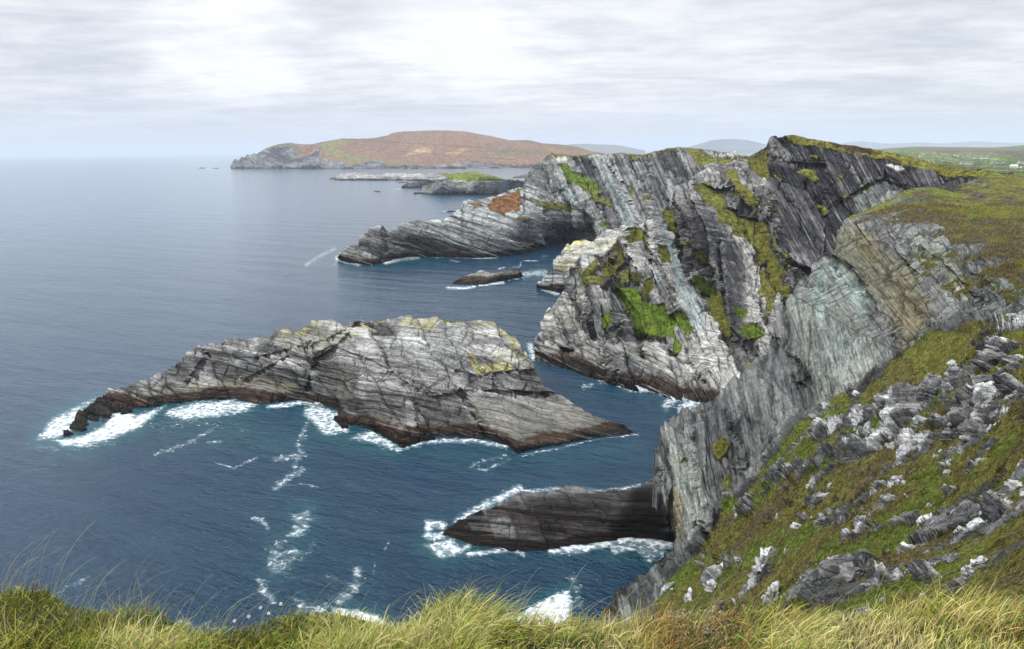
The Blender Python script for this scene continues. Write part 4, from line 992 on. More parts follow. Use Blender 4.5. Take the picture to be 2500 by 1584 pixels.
# ---------- green topped islets in the middle distance
BEDM = [(10, 9, 60, 5, 18), (10, 3.5, 25, 2.4, 8), (60, 14, 40, 2.5, 8)]
tH = ZF((845, 428), (860, 393), (1000, 383), (1140, 385), (1300, 388), (1500, 385), (1600, 385), (1770, 374), (1860, 392), (1990, 430))
bH = [(815.5, 441), (870, 441.5), (911, 442), (986, 441.5), (1100, 446), (1245, 446)]
cH = [(x, y, ds(x, y)) for x, y in bH] + [(x, y, ds(x, y, z)) for x, y, z in ((830, 427, 16), (874, 423, 21), (986, 425, 20), (1061, 424, 22), (1162, 420, 30), (1240, 439, 8))]
islet('long_islet', tH, bH, (816.5, 1243), (420, 34), cH, 'long low grey islet in the middle distance with a green back on its right half', 'islet', BEDM, tide=4, mat=M_HILL, seed=600, tone_add=0.1, turfz=[(ZF((1490, 388), (1600, 386), (1770, 372), (1990, 428), (1990, 440), (1800, 425), (1560, 400)), (0.14, 0.16, 0.03))], back=((20, 1), (120, 8), (200, 40)), nzs=40, soft=1.5)
tH2 = ZF((1285, 466), (1340, 445), (1400, 436), (1500, 430), (1560, 426), (1600, 432))
bH2 = [(979, 459.5), (1000, 459.5), (1030, 459), (1060, 459), (1100, 459)]
cH2 = [(x, y, ds(x, y)) for x, y in bH2] + [(x, y, ds(x, y, z)) for x, y, z in ((1001, 446, 15), (1040, 441, 21), (1083, 439, 24))]
islet('low_islet', tH2, bH2, (980.3, 1097), (150, 26), cH2, 'small low grey islet wedged between the long islet and the green capped one', 'islet', BEDM, tide=4, mat=M_HILL, seed=620, tone_add=0.15, back=((20, 1), (60, 8), (100, 40)), nzs=30, soft=1.5)
tH3 = ZF((1365, 515), (1400, 505), (1430, 470), (1500, 450), (1560, 438), (1575, 408), (1600, 402), (1690, 405), (1750, 404), (1850, 410), (1960, 428), (1990, 436), (2060, 440), (2120, 440))
bH3 = [(1010, 474.8), (1061, 476.5), (1130, 477), (1210, 475.5), (1250, 478), (1295, 470)]
cH3 = [(x, y, ds(x, y)) for x, y in bH3] + [(x, y, ds(x, y, z)) for x, y, z in ((1034, 456, 17), (1083, 444, 32), (1098, 431, 42), (1150, 431, 42), (1191, 433, 42), (1240, 441, 37), (1290, 445, 32), (1150, 455, 22))]
islet('green_islet', tH3, bH3, (1010.5, 1292), (330, 70), cH3, 'cliffed islet with a green cap in the middle distance beyond the headland ridge', 'islet', BEDM, tide=4, mat=M_HILL, seed=640, tone_add=0.25,
      turfz=[(ZF((1575, 404), (1700, 398), (1860, 405), (1975, 430), (1900, 436), (1700, 438), (1590, 432)), (0.14, 0.19, 0.025)), (ZF((1990, 440), (2120, 438), (2120, 455), (2000, 452)), OLIVE)], back=((20, 1), (90, 8), (160, 60)), nzs=30, soft=1.5)

# ---------- far red-brown hill
tK = ZF((148, 352), (165, 335), (180, 320), (215, 300), (240, 275), (270, 270), (300, 280), (330, 265), (360, 245), (390, 225), (430, 210), (480, 195), (560, 185), (600, 192), (640, 196), (700, 195), (730, 187), (760, 181), (840, 168), (900, 160), (1000, 159), (1100, 155), (1190, 140), (1220, 125), (1240, 118), (1300, 112), (1500, 105), (1600, 107), (1700, 112), (1850, 140), (2000, 170), (2100, 168), (2130, 172), (2200, 188), (2300, 195), (2400, 205)) + ZA((530, 58), (620, 82), (700, 110), (850, 135), (1000, 150))
bK = [(555, 412.6), (620, 412.8), (700, 413), (735, 414), (800, 413.5), (900, 412.6), (1000, 413), (1100, 412.6), (1300, 412), (1530, 410)]
cK = [(x, y, ds(x, y)) for x, y in bK] + [(x, y, dd_) for x, y, dd_ in ((590, 383, 5000), (709, 349, 5300), (836, 340, 5500), (964, 324, 5900), (1061, 319, 6000), (1192, 332, 5900), (1285, 343, 5700), (1397, 357, 5400), (1479, 376, 4900), (1520, 380, 4800), (1000, 380, 5100), (1200, 385, 5000), (800, 385, 5000), (680, 390, 4900))]
px, py, d = land('K', tK, bK, (555.6, 1518), 800, 150, cK)
dd, sd, al = linedist(px, py, ZF((730, 190), (690, 240), (640, 300), (620, 350)), 60)
d = d + 60 * np.exp(-(dd / 9) ** 2)
P = pt(px, py, d)
X, Y, Z = P[..., 0], P[..., 1], P[..., 2]
nz = fbm(X, Y * 0.4, Z, 160, 6, 701) - 0.5
cliffm = sst(polydist(px, py, ZF((100, 370), (150, 330), (240, 262), (330, 262), (480, 200), (560, 215), (620, 290), (700, 260), (760, 200), (740, 280), (800, 300), (940, 330), (1000, 325), (1100, 300), (1200, 335), (1600, 330), (1750, 305), (1850, 315), (2000, 330), (2200, 325), (2300, 370))) + nz * 8, -1.5, 2)
dr, tr = rock_relief(P, [(35, 60, 300, 22, 120), (35, 22, 120, 9, 50), (-30, 70, 200, 14, 60)], 711, warp=60)
disp = dr * cliffm + (1 - cliffm) * nz * 14
c = band(tr - 0.1, nz * 0.9, hi=np.array((0.25, 0.24, 0.215)))
c = tidal(c, Z, nz, 6, 2)
gc = np.stack([0.20 + 0.08 * nz, 0.115 + 0.03 * nz, 0.070 + 0.0 * nz], -1)
for poly, cc_, st in ((ZF((480, 190), (560, 185), (640, 230), (600, 300), (500, 250), (420, 260), (400, 225)), (0.115, 0.11, 0.05), 0.9), (ZF((740, 185), (940, 160), (930, 200), (850, 220), (980, 280), (1150, 300), (960, 320), (860, 270), (790, 270)), (0.17, 0.165, 0.05), 0.85),
                      (ZF((1850, 225), (2180, 225), (2200, 265), (1900, 265)), (0.125, 0.125, 0.055), 0.8), (ZF((2050, 170), (2100, 166), (2200, 190), (2500, 220), (2500, 240), (2200, 205)), (0.10, 0.10, 0.05), 0.8),
                      (ZF((1700, 270), (2000, 290), (2300, 300), (2300, 322), (1900, 300)), (0.20, 0.17, 0.06), 0.5), (ZF((1030, 280), (1250, 300), (1400, 320), (1100, 330)), (0.16, 0.15, 0.06), 0.7),
                      (ZF((1280, 285), (1350, 235), (1420, 222), (1500, 232), (1470, 262), (1350, 262)), (0.46, 0.32, 0.14), 0.75), (ZF((1530, 262), (1620, 238), (1700, 232), (1620, 270)), (0.42, 0.27, 0.10), 0.65)):  # both golden patches: a sunlit area painted into the turf colour
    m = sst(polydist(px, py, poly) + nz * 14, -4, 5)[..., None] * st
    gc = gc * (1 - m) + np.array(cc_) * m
for ln in (ZF((920, 160), (1300, 186), (1560, 200), (1900, 222)), ZF((1240, 118), (1190, 140), (1150, 160)), ZF((1560, 110), (1570, 240)), ZF((1600, 240), (1900, 240), (2250, 250)), ZF((1830, 250), (1860, 225)), ZF((2020, 200), (1960, 220)), ZF((1550, 330), (1560, 250)), ZF((1250, 240), (2050, 300))):
    dd, sd, al = linedist(px, py, ln, 10)
    m = (np.exp(-(dd / 1.0) ** 2) * 0.75)[..., None]
    gc = gc * (1 - m) + np.array((0.07, 0.05, 0.035)) * m
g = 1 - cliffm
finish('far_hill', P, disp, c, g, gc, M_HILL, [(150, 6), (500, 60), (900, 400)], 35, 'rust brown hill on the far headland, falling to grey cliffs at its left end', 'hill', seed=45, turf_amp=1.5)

# old lookout ruin on the far hill
def simple_mat(name, col_, rough=0.8, noise=0.0, sc=1.0):
    m = bpy.data.materials.new(name)
    nt, b, o = pbsdf(m, rough)
    if noise:
        geo = nt.new('ShaderNodeNewGeometry')
        n_ = nt.noise(geo.outputs['Position'], sc, 5, 0.6)
        nt.put(b.inputs['Base Color'], nt.mix(nt.mapr(n_, 0.3, 0.7), tuple(x * (1 - noise) for x in col_), tuple(min(1, x * (1 + noise)) for x in col_)))
    else:
        nt.put(b.inputs['Base Color'], col_)
    return m


def boxes_mesh(bx):
    V = []; Fq = []
    for (x0, x1, y0, y1, z0, z1) in bx:
        b0 = len(V)
        V += [(x0, y0, z0), (x1, y0, z0), (x1, y1, z0), (x0, y1, z0), (x0, y0, z1), (x1, y0, z1), (x1, y1, z1), (x0, y1, z1)]
        Fq += [[b0 + i for i in f] for f in ((0, 3, 2, 1), (4, 5, 6, 7), (0, 1, 5, 4), (1, 2, 6, 5), (2, 3, 7, 6), (3, 0, 4, 7))]
    return np.array(V, float), np.array(Fq)


def empty(name, loc, rz=0.0, sc=1.0):
    o = bpy.data.objects.new(name, None); COL.objects.link(o)
    o.location = loc; o.rotation_euler = (0, 0, rz); o.scale = (sc,) * 3
    return o

M_WHITEW = simple_mat('white_render', (0.78, 0.78, 0.76), 0.85, 0.06, 0.3)
M_SLATER = simple_mat('slate_roof', (0.17, 0.175, 0.19), 0.7, 0.15, 0.5)
M_GLASSD = simple_mat('dark_glass', (0.03, 0.035, 0.04), 0.2)
M_RUIN = simple_mat('ruin_stone', (0.33, 0.31, 0.28), 0.9, 0.2, 0.5)

r_ = empty('lookout_tower', pt(838, 340.5, 5480), 0.3)
tag(r_, 'small pale ruined lookout on the shoulder of the rust brown hill', 'ruin')
V, Fq = boxes_mesh([(-9, -8, -5, 5, -4, 7), (8, 9, -5, 5, -4, 5), (-8, 8, 4, 5, -4, 5.5)]); mesh_obj('wall', V, Fq, M_RUIN, parent=r_)
V, Fq = boxes_mesh([(-24, -12, -1, 1, -4, 3)]); mesh_obj('annexe', V, Fq, M_RUIN, parent=r_)

# ---------- faint mountains across the bay
M_MTN = simple_mat('mountain_ground', (0.13, 0.13, 0.115), 0.95, 0.3, 0.002)
M_FIELD = None
def ridge(name, top, dist, ybase, label, back=3000):
    tp = np.array(top, float)
    xs = np.linspace(tp[0, 0], tp[-1, 0], 160); yt = np.interp(xs, tp[:, 0], tp[:, 1]) + (vn3(xs / 9, xs * 0, xs * 0, 7) - 0.5) * 0.5
    k = 14
    v = np.linspace(0, 1, k)
    base = pt(xs, np.full_like(xs, ybase), dsea(xs, np.full_like(xs, ybase)))
    crest = pt(xs, yt, np.full_like(xs, dist))
    dirb = crest - CAM; hd = np.linalg.norm(dirb[:, :2], axis=1, keepdims=True)
    foot = CAM + dirb * 0 ; foot[:, :2] = CAM[:2] + dirb[:, :2] / hd * (hd - 1500); foot[:, 2] = -20
    rowsP = []
    for t in v:
        p_ = foot * (1 - t) + crest * t
        p_[:, 2] = foot[:, 2] + (crest[:, 2] - foot[:, 2]) * (t ** 1.2) + (fbm(p_[:, 0], p_[:, 1], p_[:, 2] * 0, 900, 4, 9) - 0.5) * 120 * t * (1 - t)
        rowsP.append(p_[:, None])
    bk = crest.copy(); bk[:, :2] += dirb[:, :2] / hd * back; bk[:, 2] = -20
    rowsP.append(bk[:, None])
    Pm = np.concatenate(rowsP, 1)
    o = mesh_obj(name, Pm.reshape(-1, 3), grid_faces(*Pm.shape[:2]), M_MTN, smooth=True)
    tag(o, label, 'mountain', kind='structure')

ridge('mountain', [(1360, 366), (1370, 357), (1395, 353), (1432, 352), (1450, 353.5), (1500, 354.5), (1530, 359), (1550, 364), (1575, 368)], 15000, 362, 'faint blue ridge across the bay between the far hill and the cliff top')
ridge('mountain', [(1660, 366), (1676, 361), (1700, 354), (1735, 344), (1760, 340.5), (1790, 339.5), (1825, 343), (1860, 351), (1900, 360), (1915, 366)], 17000, 361, 'faint blue dome shaped island behind the notch in the cliff')
ridge('mountain', [(2040, 360), (2054, 350), (2080, 348), (2107, 345.5), (2140, 350), (2180, 351.5), (2240, 348), (2300, 351), (2380, 346), (2450, 349), (2600, 350), (2900, 352)], 23000, 358, 'palest long mountain ridge on the horizon above the farmland')

# ---------- farmland behind the cliff
tL = [(2090, 372), (2112, 366), (2149, 365), (2200, 361), (2236, 359), (2324, 360), (2423, 361), (2461, 359), (2500, 355), (2600, 352), (2950, 350)]
bL = [(2090, 440), (2950, 452)]
cL = [(2112, 366, 3300), (2236, 359, 4300), (2324, 360, 4300), (2423, 361, 4300), (2500, 355, 4600), (2900, 350, 5000), (2200, 372, 3000), (2300, 372, 3200), (2450, 372, 3300), (2900, 372, 3300),
      (2250, 384, 2500), (2400, 388, 2400), (2600, 390, 2300), (2900, 390, 2300), (2360, 403, 1900), (2500, 403, 1850), (2900, 404, 1800), (2400, 415, 1350), (2500, 415, 1300), (2900, 418, 1200), (2300, 430, 900), (2500, 440, 800), (2900, 450, 700), (2100, 440, 1000), (2150, 400, 1900)]
px, py, d = land('L', tL, bL, (2092, 2940), 620, 190, cL, water_bot=False)
tL_ = TPS([c_[:2] for c_ in cL], [math.log(c_[2]) for c_ in cL])
P = pt(px, py, d); X, Y, Z = P[..., 0], P[..., 1], P[..., 2]
wq = (fbm(X, Y, Z * 0, 400, 3, 801) - 0.5) * 90
sF, tF_ = (Y * 0.97 - X * 0.2 + wq), (X * 0.97 + Y * 0.2 + wq)
r, saw, crack, bedr = blocks(sF, tF_, 105, 150, 803)
fi = np.floor(r * 6.99).astype(int)
pal = np.array([(0.11, 0.175, 0.055), (0.135, 0.20, 0.07), (0.155, 0.20, 0.06), (0.095, 0.15, 0.05), (0.175, 0.19, 0.08), (0.14, 0.135, 0.065), (0.10, 0.165, 0.06)])
c = pal[fi] * 1.45
nz = fbm(X, Y, Z * 0, 120, 4, 805) - 0.5
c = c * (1 + nz[..., None] * 0.5)
upb = sst(-py + nz * 14, -372, -366)
br1 = sst(polydist(px, py, zc_((1900, 320), 0.249, [(1330, 158), (1700, 162), (2100, 180), (2408, 185), (2408, 270), (2100, 220), (1700, 215), (1400, 200)])) + nz * 10, -3, 3)
c = c * (1 - upb[..., None]) + np.array((0.10, 0.14, 0.06)) * upb[..., None]
c = c * (1 - br1[..., None]) + np.array((0.135, 0.10, 0.08)) * br1[..., None]
hed = (crack < 0.045) & (upb < 0.6)
P[..., 2] += hed * (1.8 + 2.5 * h01(np.floor(X / 14), np.floor(Y / 14), seed=4))
c = np.where(hed[..., None], np.array((0.045, 0.065, 0.03)), c)
Pn, a0, a1 = close(P, [(200, 8), (600, 60), (900, 200)])
M_FARM = bpy.data.materials.new('pasture'); nt, b, o_ = pbsdf(M_FARM, 0.95, 0.1)
geo = nt.new('ShaderNodeNewGeometry')
n_ = nt.noise(geo.outputs['Position'], 0.03, 6, 0.65)
nt.put(b.inputs['Base Color'], nt.mix(nt.mapr(n_, 0.35, 0.7, 0, 0.35), nt.attr('col', 'Color'), (0.12, 0.10, 0.05)))
o = mesh_obj('fields', Pn.reshape(-1, 3), grid_faces(*Pn.shape[:2]), M_FARM, {'col': ('FLOAT_COLOR', padf(c, a0, a1).reshape(-1, 3))})
tag(o, 'rolling green fields divided by dark hedges behind the cliff ridge', 'fields', kind='structure')

# farmhouses
def house(px_, py_, wpx, kind, label, rz):
    dd_ = float(np.exp(tL_(np.array([px_]), np.array([py_])))[0])
    p_ = pt(px_, py_ + 1.5, dd_)
    L = 1.2 * wpx / FPX * dd_; Wd = min(8.5, L * 0.55) ; hh = 4.6 if kind != 'tall' else 6.8
    r_ = empty('farmhouse', tuple(p_), rz)
    tag(r_, label, 'house', 'white farmhouses scattered over the green fields')
    V, Fq = boxes_mesh([(-L / 2, L / 2, -Wd / 2, Wd / 2, -5, hh)])
    # gables
    V2 = np.array([(-L / 2, -Wd / 2, hh), (-L / 2, Wd / 2, hh), (-L / 2, 0, hh + Wd * 0.30), (L / 2, -Wd / 2, hh), (L / 2, Wd / 2, hh), (L / 2, 0, hh + Wd * 0.30)])
    Vq = np.r_[V, V2]; Fq = np.r_[Fq, [[8, 9, 10, 10], [11, 13, 12, 12]]] if False else Fq
    mesh_obj('wall', V, Fq, M_WHITEW, parent=r_)
    mesh_obj('gable', V2[:3], np.array([[0, 2, 1]]), M_WHITEW, parent=r_); mesh_obj('gable', V2[3:], np.array([[0, 1, 2]]), M_WHITEW, parent=r_)
    t = 0.25; e = 0.35; zr = hh + Wd * 0.30
    V = np.array([(-L / 2 - e, -Wd / 2 - e, hh - 0.1), (L / 2 + e, -Wd / 2 - e, hh - 0.1), (L / 2 + e, 0, zr + .1), (-L / 2 - e, 0, zr + .1), (-L / 2 - e, Wd / 2 + e, hh - 0.1), (L / 2 + e, Wd / 2 + e, hh - 0.1)] +
                 [(-L / 2 - e, -Wd / 2 - e, hh - 0.1 + t), (L / 2 + e, -Wd / 2 - e, hh - 0.1 + t), (L / 2 + e, 0, zr + .1 + t), (-L / 2 - e, 0, zr + .1 + t), (-L / 2 - e, Wd / 2 + e, hh - 0.1 + t), (L / 2 + e, Wd / 2 + e, hh - 0.1 + t)])
    Fq = np.array([[6, 7, 8, 9], [9, 8, 11, 10], [0, 3, 2, 1], [3, 4, 5, 2], [0, 1, 7, 6], [4, 10, 11, 5], [0, 6, 9, 3], [3, 9, 10, 4], [1, 2, 8, 7], [2, 5, 11, 8]])
    rf = mesh_obj('roof', V, Fq, M_SLATER if kind != 'pale' else M_WHITEW, parent=r_)
    for sx in ((-0.42, 0.42) if L > 12 else (0.4,)):
        V, Fq = boxes_mesh([(sx * L - .5, sx * L + .5, -.5, .5, zr - .8, zr + 1.3)]); mesh_obj('chimney', V, Fq, M_WHITEW, parent=rf)
    nw = max(2, int(L / 4.5))
    for i in range(nw):
        xw = -L / 2 + (i + 0.5) * L / nw
        if i == nw // 2:
            V, Fq = boxes_mesh([(xw - .5, xw + .5, -Wd / 2 - .06, -Wd / 2 + .04, 0, 2.2)]); mesh_obj('door', V, Fq, M_GLASSD, parent=r_)
        else:
            V, Fq = boxes_mesh([(xw - .6, xw + .6, -Wd / 2 - .06, -Wd / 2 + .04, 1.0, 2.3)]); mesh_obj('window', V, Fq, M_GLASSD, parent=r_)

for hs in ((2247.6, 383.5, 9, 'low', 'small white farmhouse, leftmost on the green fields', 0.2), (2306, 384, 11, 'low', 'white farmhouse in the upper row, second from the left', -0.2),
           (2334, 383.5, 11, 'tall', 'tall white two storey house in the middle of the upper row', 0.35), (2358, 387, 15, 'low', 'long low white house just right of the tall upper one', 0.1),
           (2383, 388.5, 9, 'low', 'small grey white shed house between the low house and the bright gabled one', 0.0), (2401, 390, 13, 'tall', 'bright white gabled house at the right end of the upper row', -0.35),
           (2358, 403.5, 25, 'low', 'long white farmhouse, left one of the lower row', 0.12), (2435, 404, 26, 'low', 'very long white farmstead in the middle of the lower row', -0.05),
           (2493, 401, 15, 'low', 'white house of the lower row cut by the right picture edge', 0.2), (2497, 413.5, 12, 'low', 'white house lowest on the fields, at the right picture edge', 0.1), (2474, 410, 13, 'pale', 'pale roofed farm shed below the very long white farmstead', -0.1)):
    house(*hs)

# cattle on the ridge
def cow(px_, py_, dd_, mat, label, rz, lying=False):
    p_ = pt(px_, py_, dd_)
    r_ = empty('cow', tuple(p_), rz)
    tag(r_, label, 'cow')
    vs = []; ed = []; rd = []
    def chain(pts, rs, root=None):
        prev = root
        for q, r in zip(pts, rs):
            vs.append(q); rd.append(r)
            if prev is not None: ed.append((prev, len(vs) - 1))
            prev = len(vs) - 1
        return prev
    zb = 0.75 if not lying else 0.28
    chain([(-0.85, 0, zb + .35), (-0.35, 0, zb + .3), (0.25, 0, zb + .28), (0.75, 0, zb + .38)], [(.28, .33), (.34, .42), (.36, .42), (.26, .34)])
    root = 3
    e_ = chain([(1.05, 0, zb + .45 - (.35 if not lying else -.15))], [(.16, .2)], root)
    e_ = chain([(1.32, 0, zb + .15 - (.35 if not lying else -.35)), (1.52, 0, zb - .02 - (.35 if not lying else -.35))], [(.13, .15), (.08, .09)], e_)
    for (bi, x0) in ((0, -0.85), (3, 0.72)):
        for sy in (-1, 1):
            if lying: chain([(x0, sy * .3, .2), (x0 + .3, sy * .38, .1), (x0 + .62, sy * .3, .07)], [(.13, .13), (.08, .08), (.06, .06)], bi)
            else: chain([(x0, sy * .2, .75), (x0 - .04, sy * .2, .4), (x0, sy * .2, .04)], [(.14, .12), (.075, .07), (.06, .06)], bi)
    chain([(-1.15, 0, zb + .4), (-1.2, 0, zb - .1)], [(.04, .04), (.03, .03)], 0)
    me = bpy.data.meshes.new('body'); me.from_pydata(vs, ed, []); me.update()
    o = bpy.data.objects.new('body', me); COL.objects.link(o); o.parent = r_
    sk = o.modifiers.new('skin', 'SKIN'); sk.use_smooth_shade = True
    for v_, r in zip(me.skin_vertices[0].data, rd): v_.radius = r
    me.skin_vertices[0].data[1].use_root = True
    ss = o.modifiers.new('sub', 'SUBSURF'); ss.levels = 1; ss.render_levels = 1
    me.materials.append(mat)
M_COWB = simple_mat('black_hide', (0.015, 0.013, 0.012), 0.6); M_COWR = simple_mat('brown_hide', (0.13, 0.045, 0.018), 0.6)
bx, by, bd = SURF_B[0], SURF_B[1], SURF_B[2]
def depthB(x, y):
    i = np.argmin((bx - x) ** 2 + (by - y) ** 2); return float(bd.ravel()[i])
cow(2390, 418.5, depthB(2390, 417), M_COWB, 'black cow lying on the cliff ridge where it meets the fields', 0.1, True)
cow(2468, 427.5, depthB(2468, 426), M_COWR, 'brown cow standing in the straw coloured pasture right of the black one', math.pi + 0.2)

# ---------- sea
angs = np.radians(np.r_[np.linspace(-180, -52, 22, endpoint=False), np.linspace(-42, 44, 760), np.linspace(52, 178, 22)])
dep = np.r_[np.linspace(78, 42, 8, endpoint=False), np.degrees(np.arctan(np.linspace(math.tan(math.radians(42)), math.tan(math.radians(4.0)), 400, endpoint=False))), np.degrees(np.arctan(np.geomspace(math.tan(math.radians(4.0)), H / 90000.0, 90)))]
rr = H / np.tan(np.radians(dep))
A_, R_ = np.meshgrid(angs, rr, indexing='ij')
S = np.stack([np.sin(A_) * R_, np.cos(A_) * R_, np.zeros_like(R_)], -1)
spx, spy, sd_ = proj(S)
spx = np.where(sd_ > 1, spx, -9999); spy = np.where(sd_ > 1, spy, -9999)
ZK = lambda *p: zc_((0, 1200), 0.53987, p)
foam_poly = [(ZG((130, 560), (190, 480), (320, 418), (375, 400), (300, 455), (345, 480), (240, 545), (210, 560)), 0.95), (ZG((205, 560), (300, 548), (385, 505), (420, 455), (470, 450), (500, 468), (610, 435), (520, 510), (420, 555), (300, 590), (220, 582)), 1.1),
             (ZG((620, 445), (720, 418), (850, 408), (955, 430), (900, 462), (780, 480), (680, 492), (600, 470)), 0.9), (ZG((1170, 430), (1300, 480), (1285, 540), (1190, 545), (1110, 470), (1120, 425)), 0.85), (ZG((1270, 560), (1370, 520), (1470, 580), (1440, 600), (1360, 575)), 0.85),
             (ZK((1310, 100), (1390, 65), (1420, 110), (1400, 180), (1330, 220), (1270, 200), (1330, 150)), 0.64), (ZK((1220, 230), (1270, 260), (1350, 230), (1370, 280), (1300, 370), (1215, 400), (1195, 300)), 0.58),
             (ZK((1500, 520), (1700, 550), (1780, 620), (1700, 660), (1500, 640)), 1.25), (ZH((440, 640), (480, 610), (570, 565), (625, 550), (636, 600), (622, 690), (430, 690), (340, 650)), 1.3),
             (ZH((50, 370), (160, 340), (200, 372), (300, 330), (325, 325), (250, 352), (235, 392), (130, 425)), 0.95), (ZH((750, 345), (860, 338), (1010, 362), (1020, 400), (940, 445), (880, 400), (800, 412)), 0.72)]
foam_line = [(ZG((140, 560), (60, 575)), 3, .5), (ZG((985, 440), (1100, 424), (1180, 428)), 6, .9), (ZG((1460, 597), (1560, 568), (1740, 562), (1860, 585)), 6, .85), (ZG((1900, 622), (2050, 592), (2200, 558), (2350, 540)), 5, .62),
             (ZG((1130, 500), (1090, 580), (1120, 620)), 7, .55), (ZG((1010, 630), (1060, 625), (1110, 610), (1080, 660)), 8, .62), (ZG((1010, 740), (1060, 700), (1110, 670)), 9, .62), (ZG((1000, 745), (1100, 720), (1170, 735)), 5, .5), (ZG((790, 645), (860, 665), (945, 625)), 5, .66),
             (ZG((570, 615), (700, 570), (800, 510)), 6, .55), (ZG((440, 500), (640, 500), (780, 440)), 9, .4), (ZG((760, 570), (810, 568)), 5, .6), (ZG((1740, 650), (1850, 620), (1870, 630)), 6, .5),
             (ZK((1150, 115), (1180, 120), (1210, 160)), 8, .62), (ZK((1170, 390), (1190, 450), (1240, 500)), 11, .6), (ZK((1620, 350), (1600, 440), (1530, 500)), 14, .62), (ZK((1400, 80), (1340, 180), (1240, 260), (1210, 380), (1200, 470)), 20, .42), (ZK((1420, 230), (1330, 330), (1240, 380)), 14, .40), (ZK((1620, 380), (1560, 470), (1480, 540)), 22, .45), (ZG((1150, 470), (1100, 600), (1060, 720)), 14, .38), (ZG((520, 520), (760, 500), (900, 520)), 14, .36), (ZG((130, 585), (250, 600), (420, 570)), 10, .42), (ZK((1700, 300), (1680, 420)), 5, .42), (ZK((1760, 220), (1740, 260)), 5, .45), (ZK((1340, 500), (1400, 540), (1470, 520)), 16, .6), (ZK((940, 600), (1010, 640)), 14, .55), (ZK((240, 465), (330, 420), (400, 385)), 7, .5), (ZK((470, 330), (500, 300)), 5, .5), (ZK((560, 250), (590, 240)), 4, .45), (ZK((1480, 380), (1530, 390)), 6, .55), (ZK((800, 590), (1000, 620)), 9, .5),
             (ZH((130, 335), (72, 335), (75, 285), (130, 292)), 10, .95), (ZH((190, 280), (300, 212), (430, 150)), 12, .85), (ZH((430, 160), (640, 148), (760, 162), (900, 138)), 6, .72), (ZH((230, 405), (400, 385), (440, 400)), 8, .75), (ZH((560, 392), (700, 380), (760, 362), (860, 342), (1020, 368)), 11, .95), (ZH((640, 500), (680, 640), (660, 690)), 14, .5),
             (ZH((240, 60), (300, 75), (390, 30)), 6, .5), (ZB((370, 1055), (560, 1092), (710, 1115)), 5, .75), (ZB((735, 1130), (795, 1132)), 7, .9), (ZB((810, 1190), (950, 1222), (1080, 1275), (1240, 1275), (1365, 1312)), 11, 1.0), (ZB((1400, 1430), (1480, 1355), (1640, 1390)), 13, .8), (ZB((1540, 1470), (1700, 1390)), 12, .95), (ZB((650, 1268), (705, 1255)), 8, .62), (ZB((165, 900), (195, 1000)), 8, .9), (ZB((200, 1020), (370, 1060)), 3, .5),
             (ZF((868, 940), (1000, 972), (1065, 945)), 7, 1.0), (ZF((1180, 965), (1280, 938), (1390, 928)), 7, .95), (ZF((1390, 928), (1560, 938)), 3, .6), (ZF((1640, 932), (1830, 942), (1910, 935)), 3.5, .8), (ZF((660, 985), (740, 930), (850, 880)), 6, .6), (ZF((840, 985), (860, 970)), 4, .6), (ZF((2075, 958), (2060, 975), (2062, 990), (2050, 1000), (2010, 1000)), 2.5, .8), (ZF((2085, 955), (2180, 960)), 2.5, .85), (ZF((1920, 1008), (1960, 1002)), 4, .8), (ZF((2080, 1055), (2150, 1035), (2220, 1045)), 8, .7), (ZF((2200, 930), (2240, 925)), 3, .6), (ZF((1600, 950), (1660, 965)), 4, .6),
             (ZJ((780, 545), (900, 548), (960, 537)), 5, .95), (ZJ((990, 528), (1150, 510)), 5, .95), (ZJ((1180, 495), (1275, 478)), 2.5, .8), (ZJ((1280, 455), (1340, 450), (1420, 440)), 8, .7), (ZJ((1395, 548), (1500, 582)), 6, .9),
             (ZF((1190, 497), (1270, 490)), 2.5, .8), (ZF((1290, 533), (1400, 524), (1900, 527)), 1.5, .75), (ZF((0, 357), (60, 352)), 1.5, .8), (ZF((90, 358), (150, 356)), 1.2, .7), (ZF((1290, 483), (1400, 484)), 1.3, .8), (ZF((850, 434), (1300, 434)), 0.8, .6), (ZF((450, 356), (620, 354)), 1.0, .6), (ZF((650, 362), (900, 360)), 1.0, .55), (ZF((900, 357), (2100, 353)), 0.9, .5), (ZF((1530, 640), (1560, 632), (1650, 636)), 2.0, .75)]
foam = np.zeros(spx.shape); teal = np.zeros(spx.shape)
for poly, st in foam_poly:
    pd = polydist(spx, spy, poly)
    foam = np.maximum(foam, sst(pd, -14, 14) * st); teal = np.maximum(teal, sst(pd, -44, 5) * st)
for ln, wd, st in foam_line:
    dd, sd, al = linedist(spx, spy, ln, 70)
    foam = np.maximum(foam, st * np.exp(-(dd / (wd * (1.35 if wd > 5 else 0.9))) ** 2)); teal = np.maximum(teal, 0.5 * st * sst(dd, wd * 4 + 14, 0) * (1 if wd > 5 else 0.2))
for poly, st in ((ZF((1280, 935), (1600, 935), (1560, 985), (1200, 990)), 1.0), (ZH((-150, -10), (60, -40), (500, -40), (930, 40), (700, 60), (200, 60)), 0.45), (ZG((400, 470), (900, 470), (1250, 560), (1100, 620), (600, 560)), 0.5), (ZG((1900, 620), (2340, 550), (2380, 600), (2000, 660)), 0.6)):
    teal = np.maximum(teal, st * sst(polydist(spx, spy, poly), -25, 25))
nsw = fbm(S[..., 0], S[..., 1] * 1.4, S[..., 2], 16, 4, 901) - 0.5
fade = np.clip(1 - R_ / 650, 0, 1)
S[..., 2] = nsw * 1.1 * fade + foam * 0.25 * fade
M_SEA = bpy.data.materials.new('sea_water')
M_SEA.use_nodes = True
nt = NT(M_SEA.node_tree); nt.n.clear()
bs = nt.new('ShaderNodeBsdfPrincipled'); out = nt.new('ShaderNodeOutputMaterial')
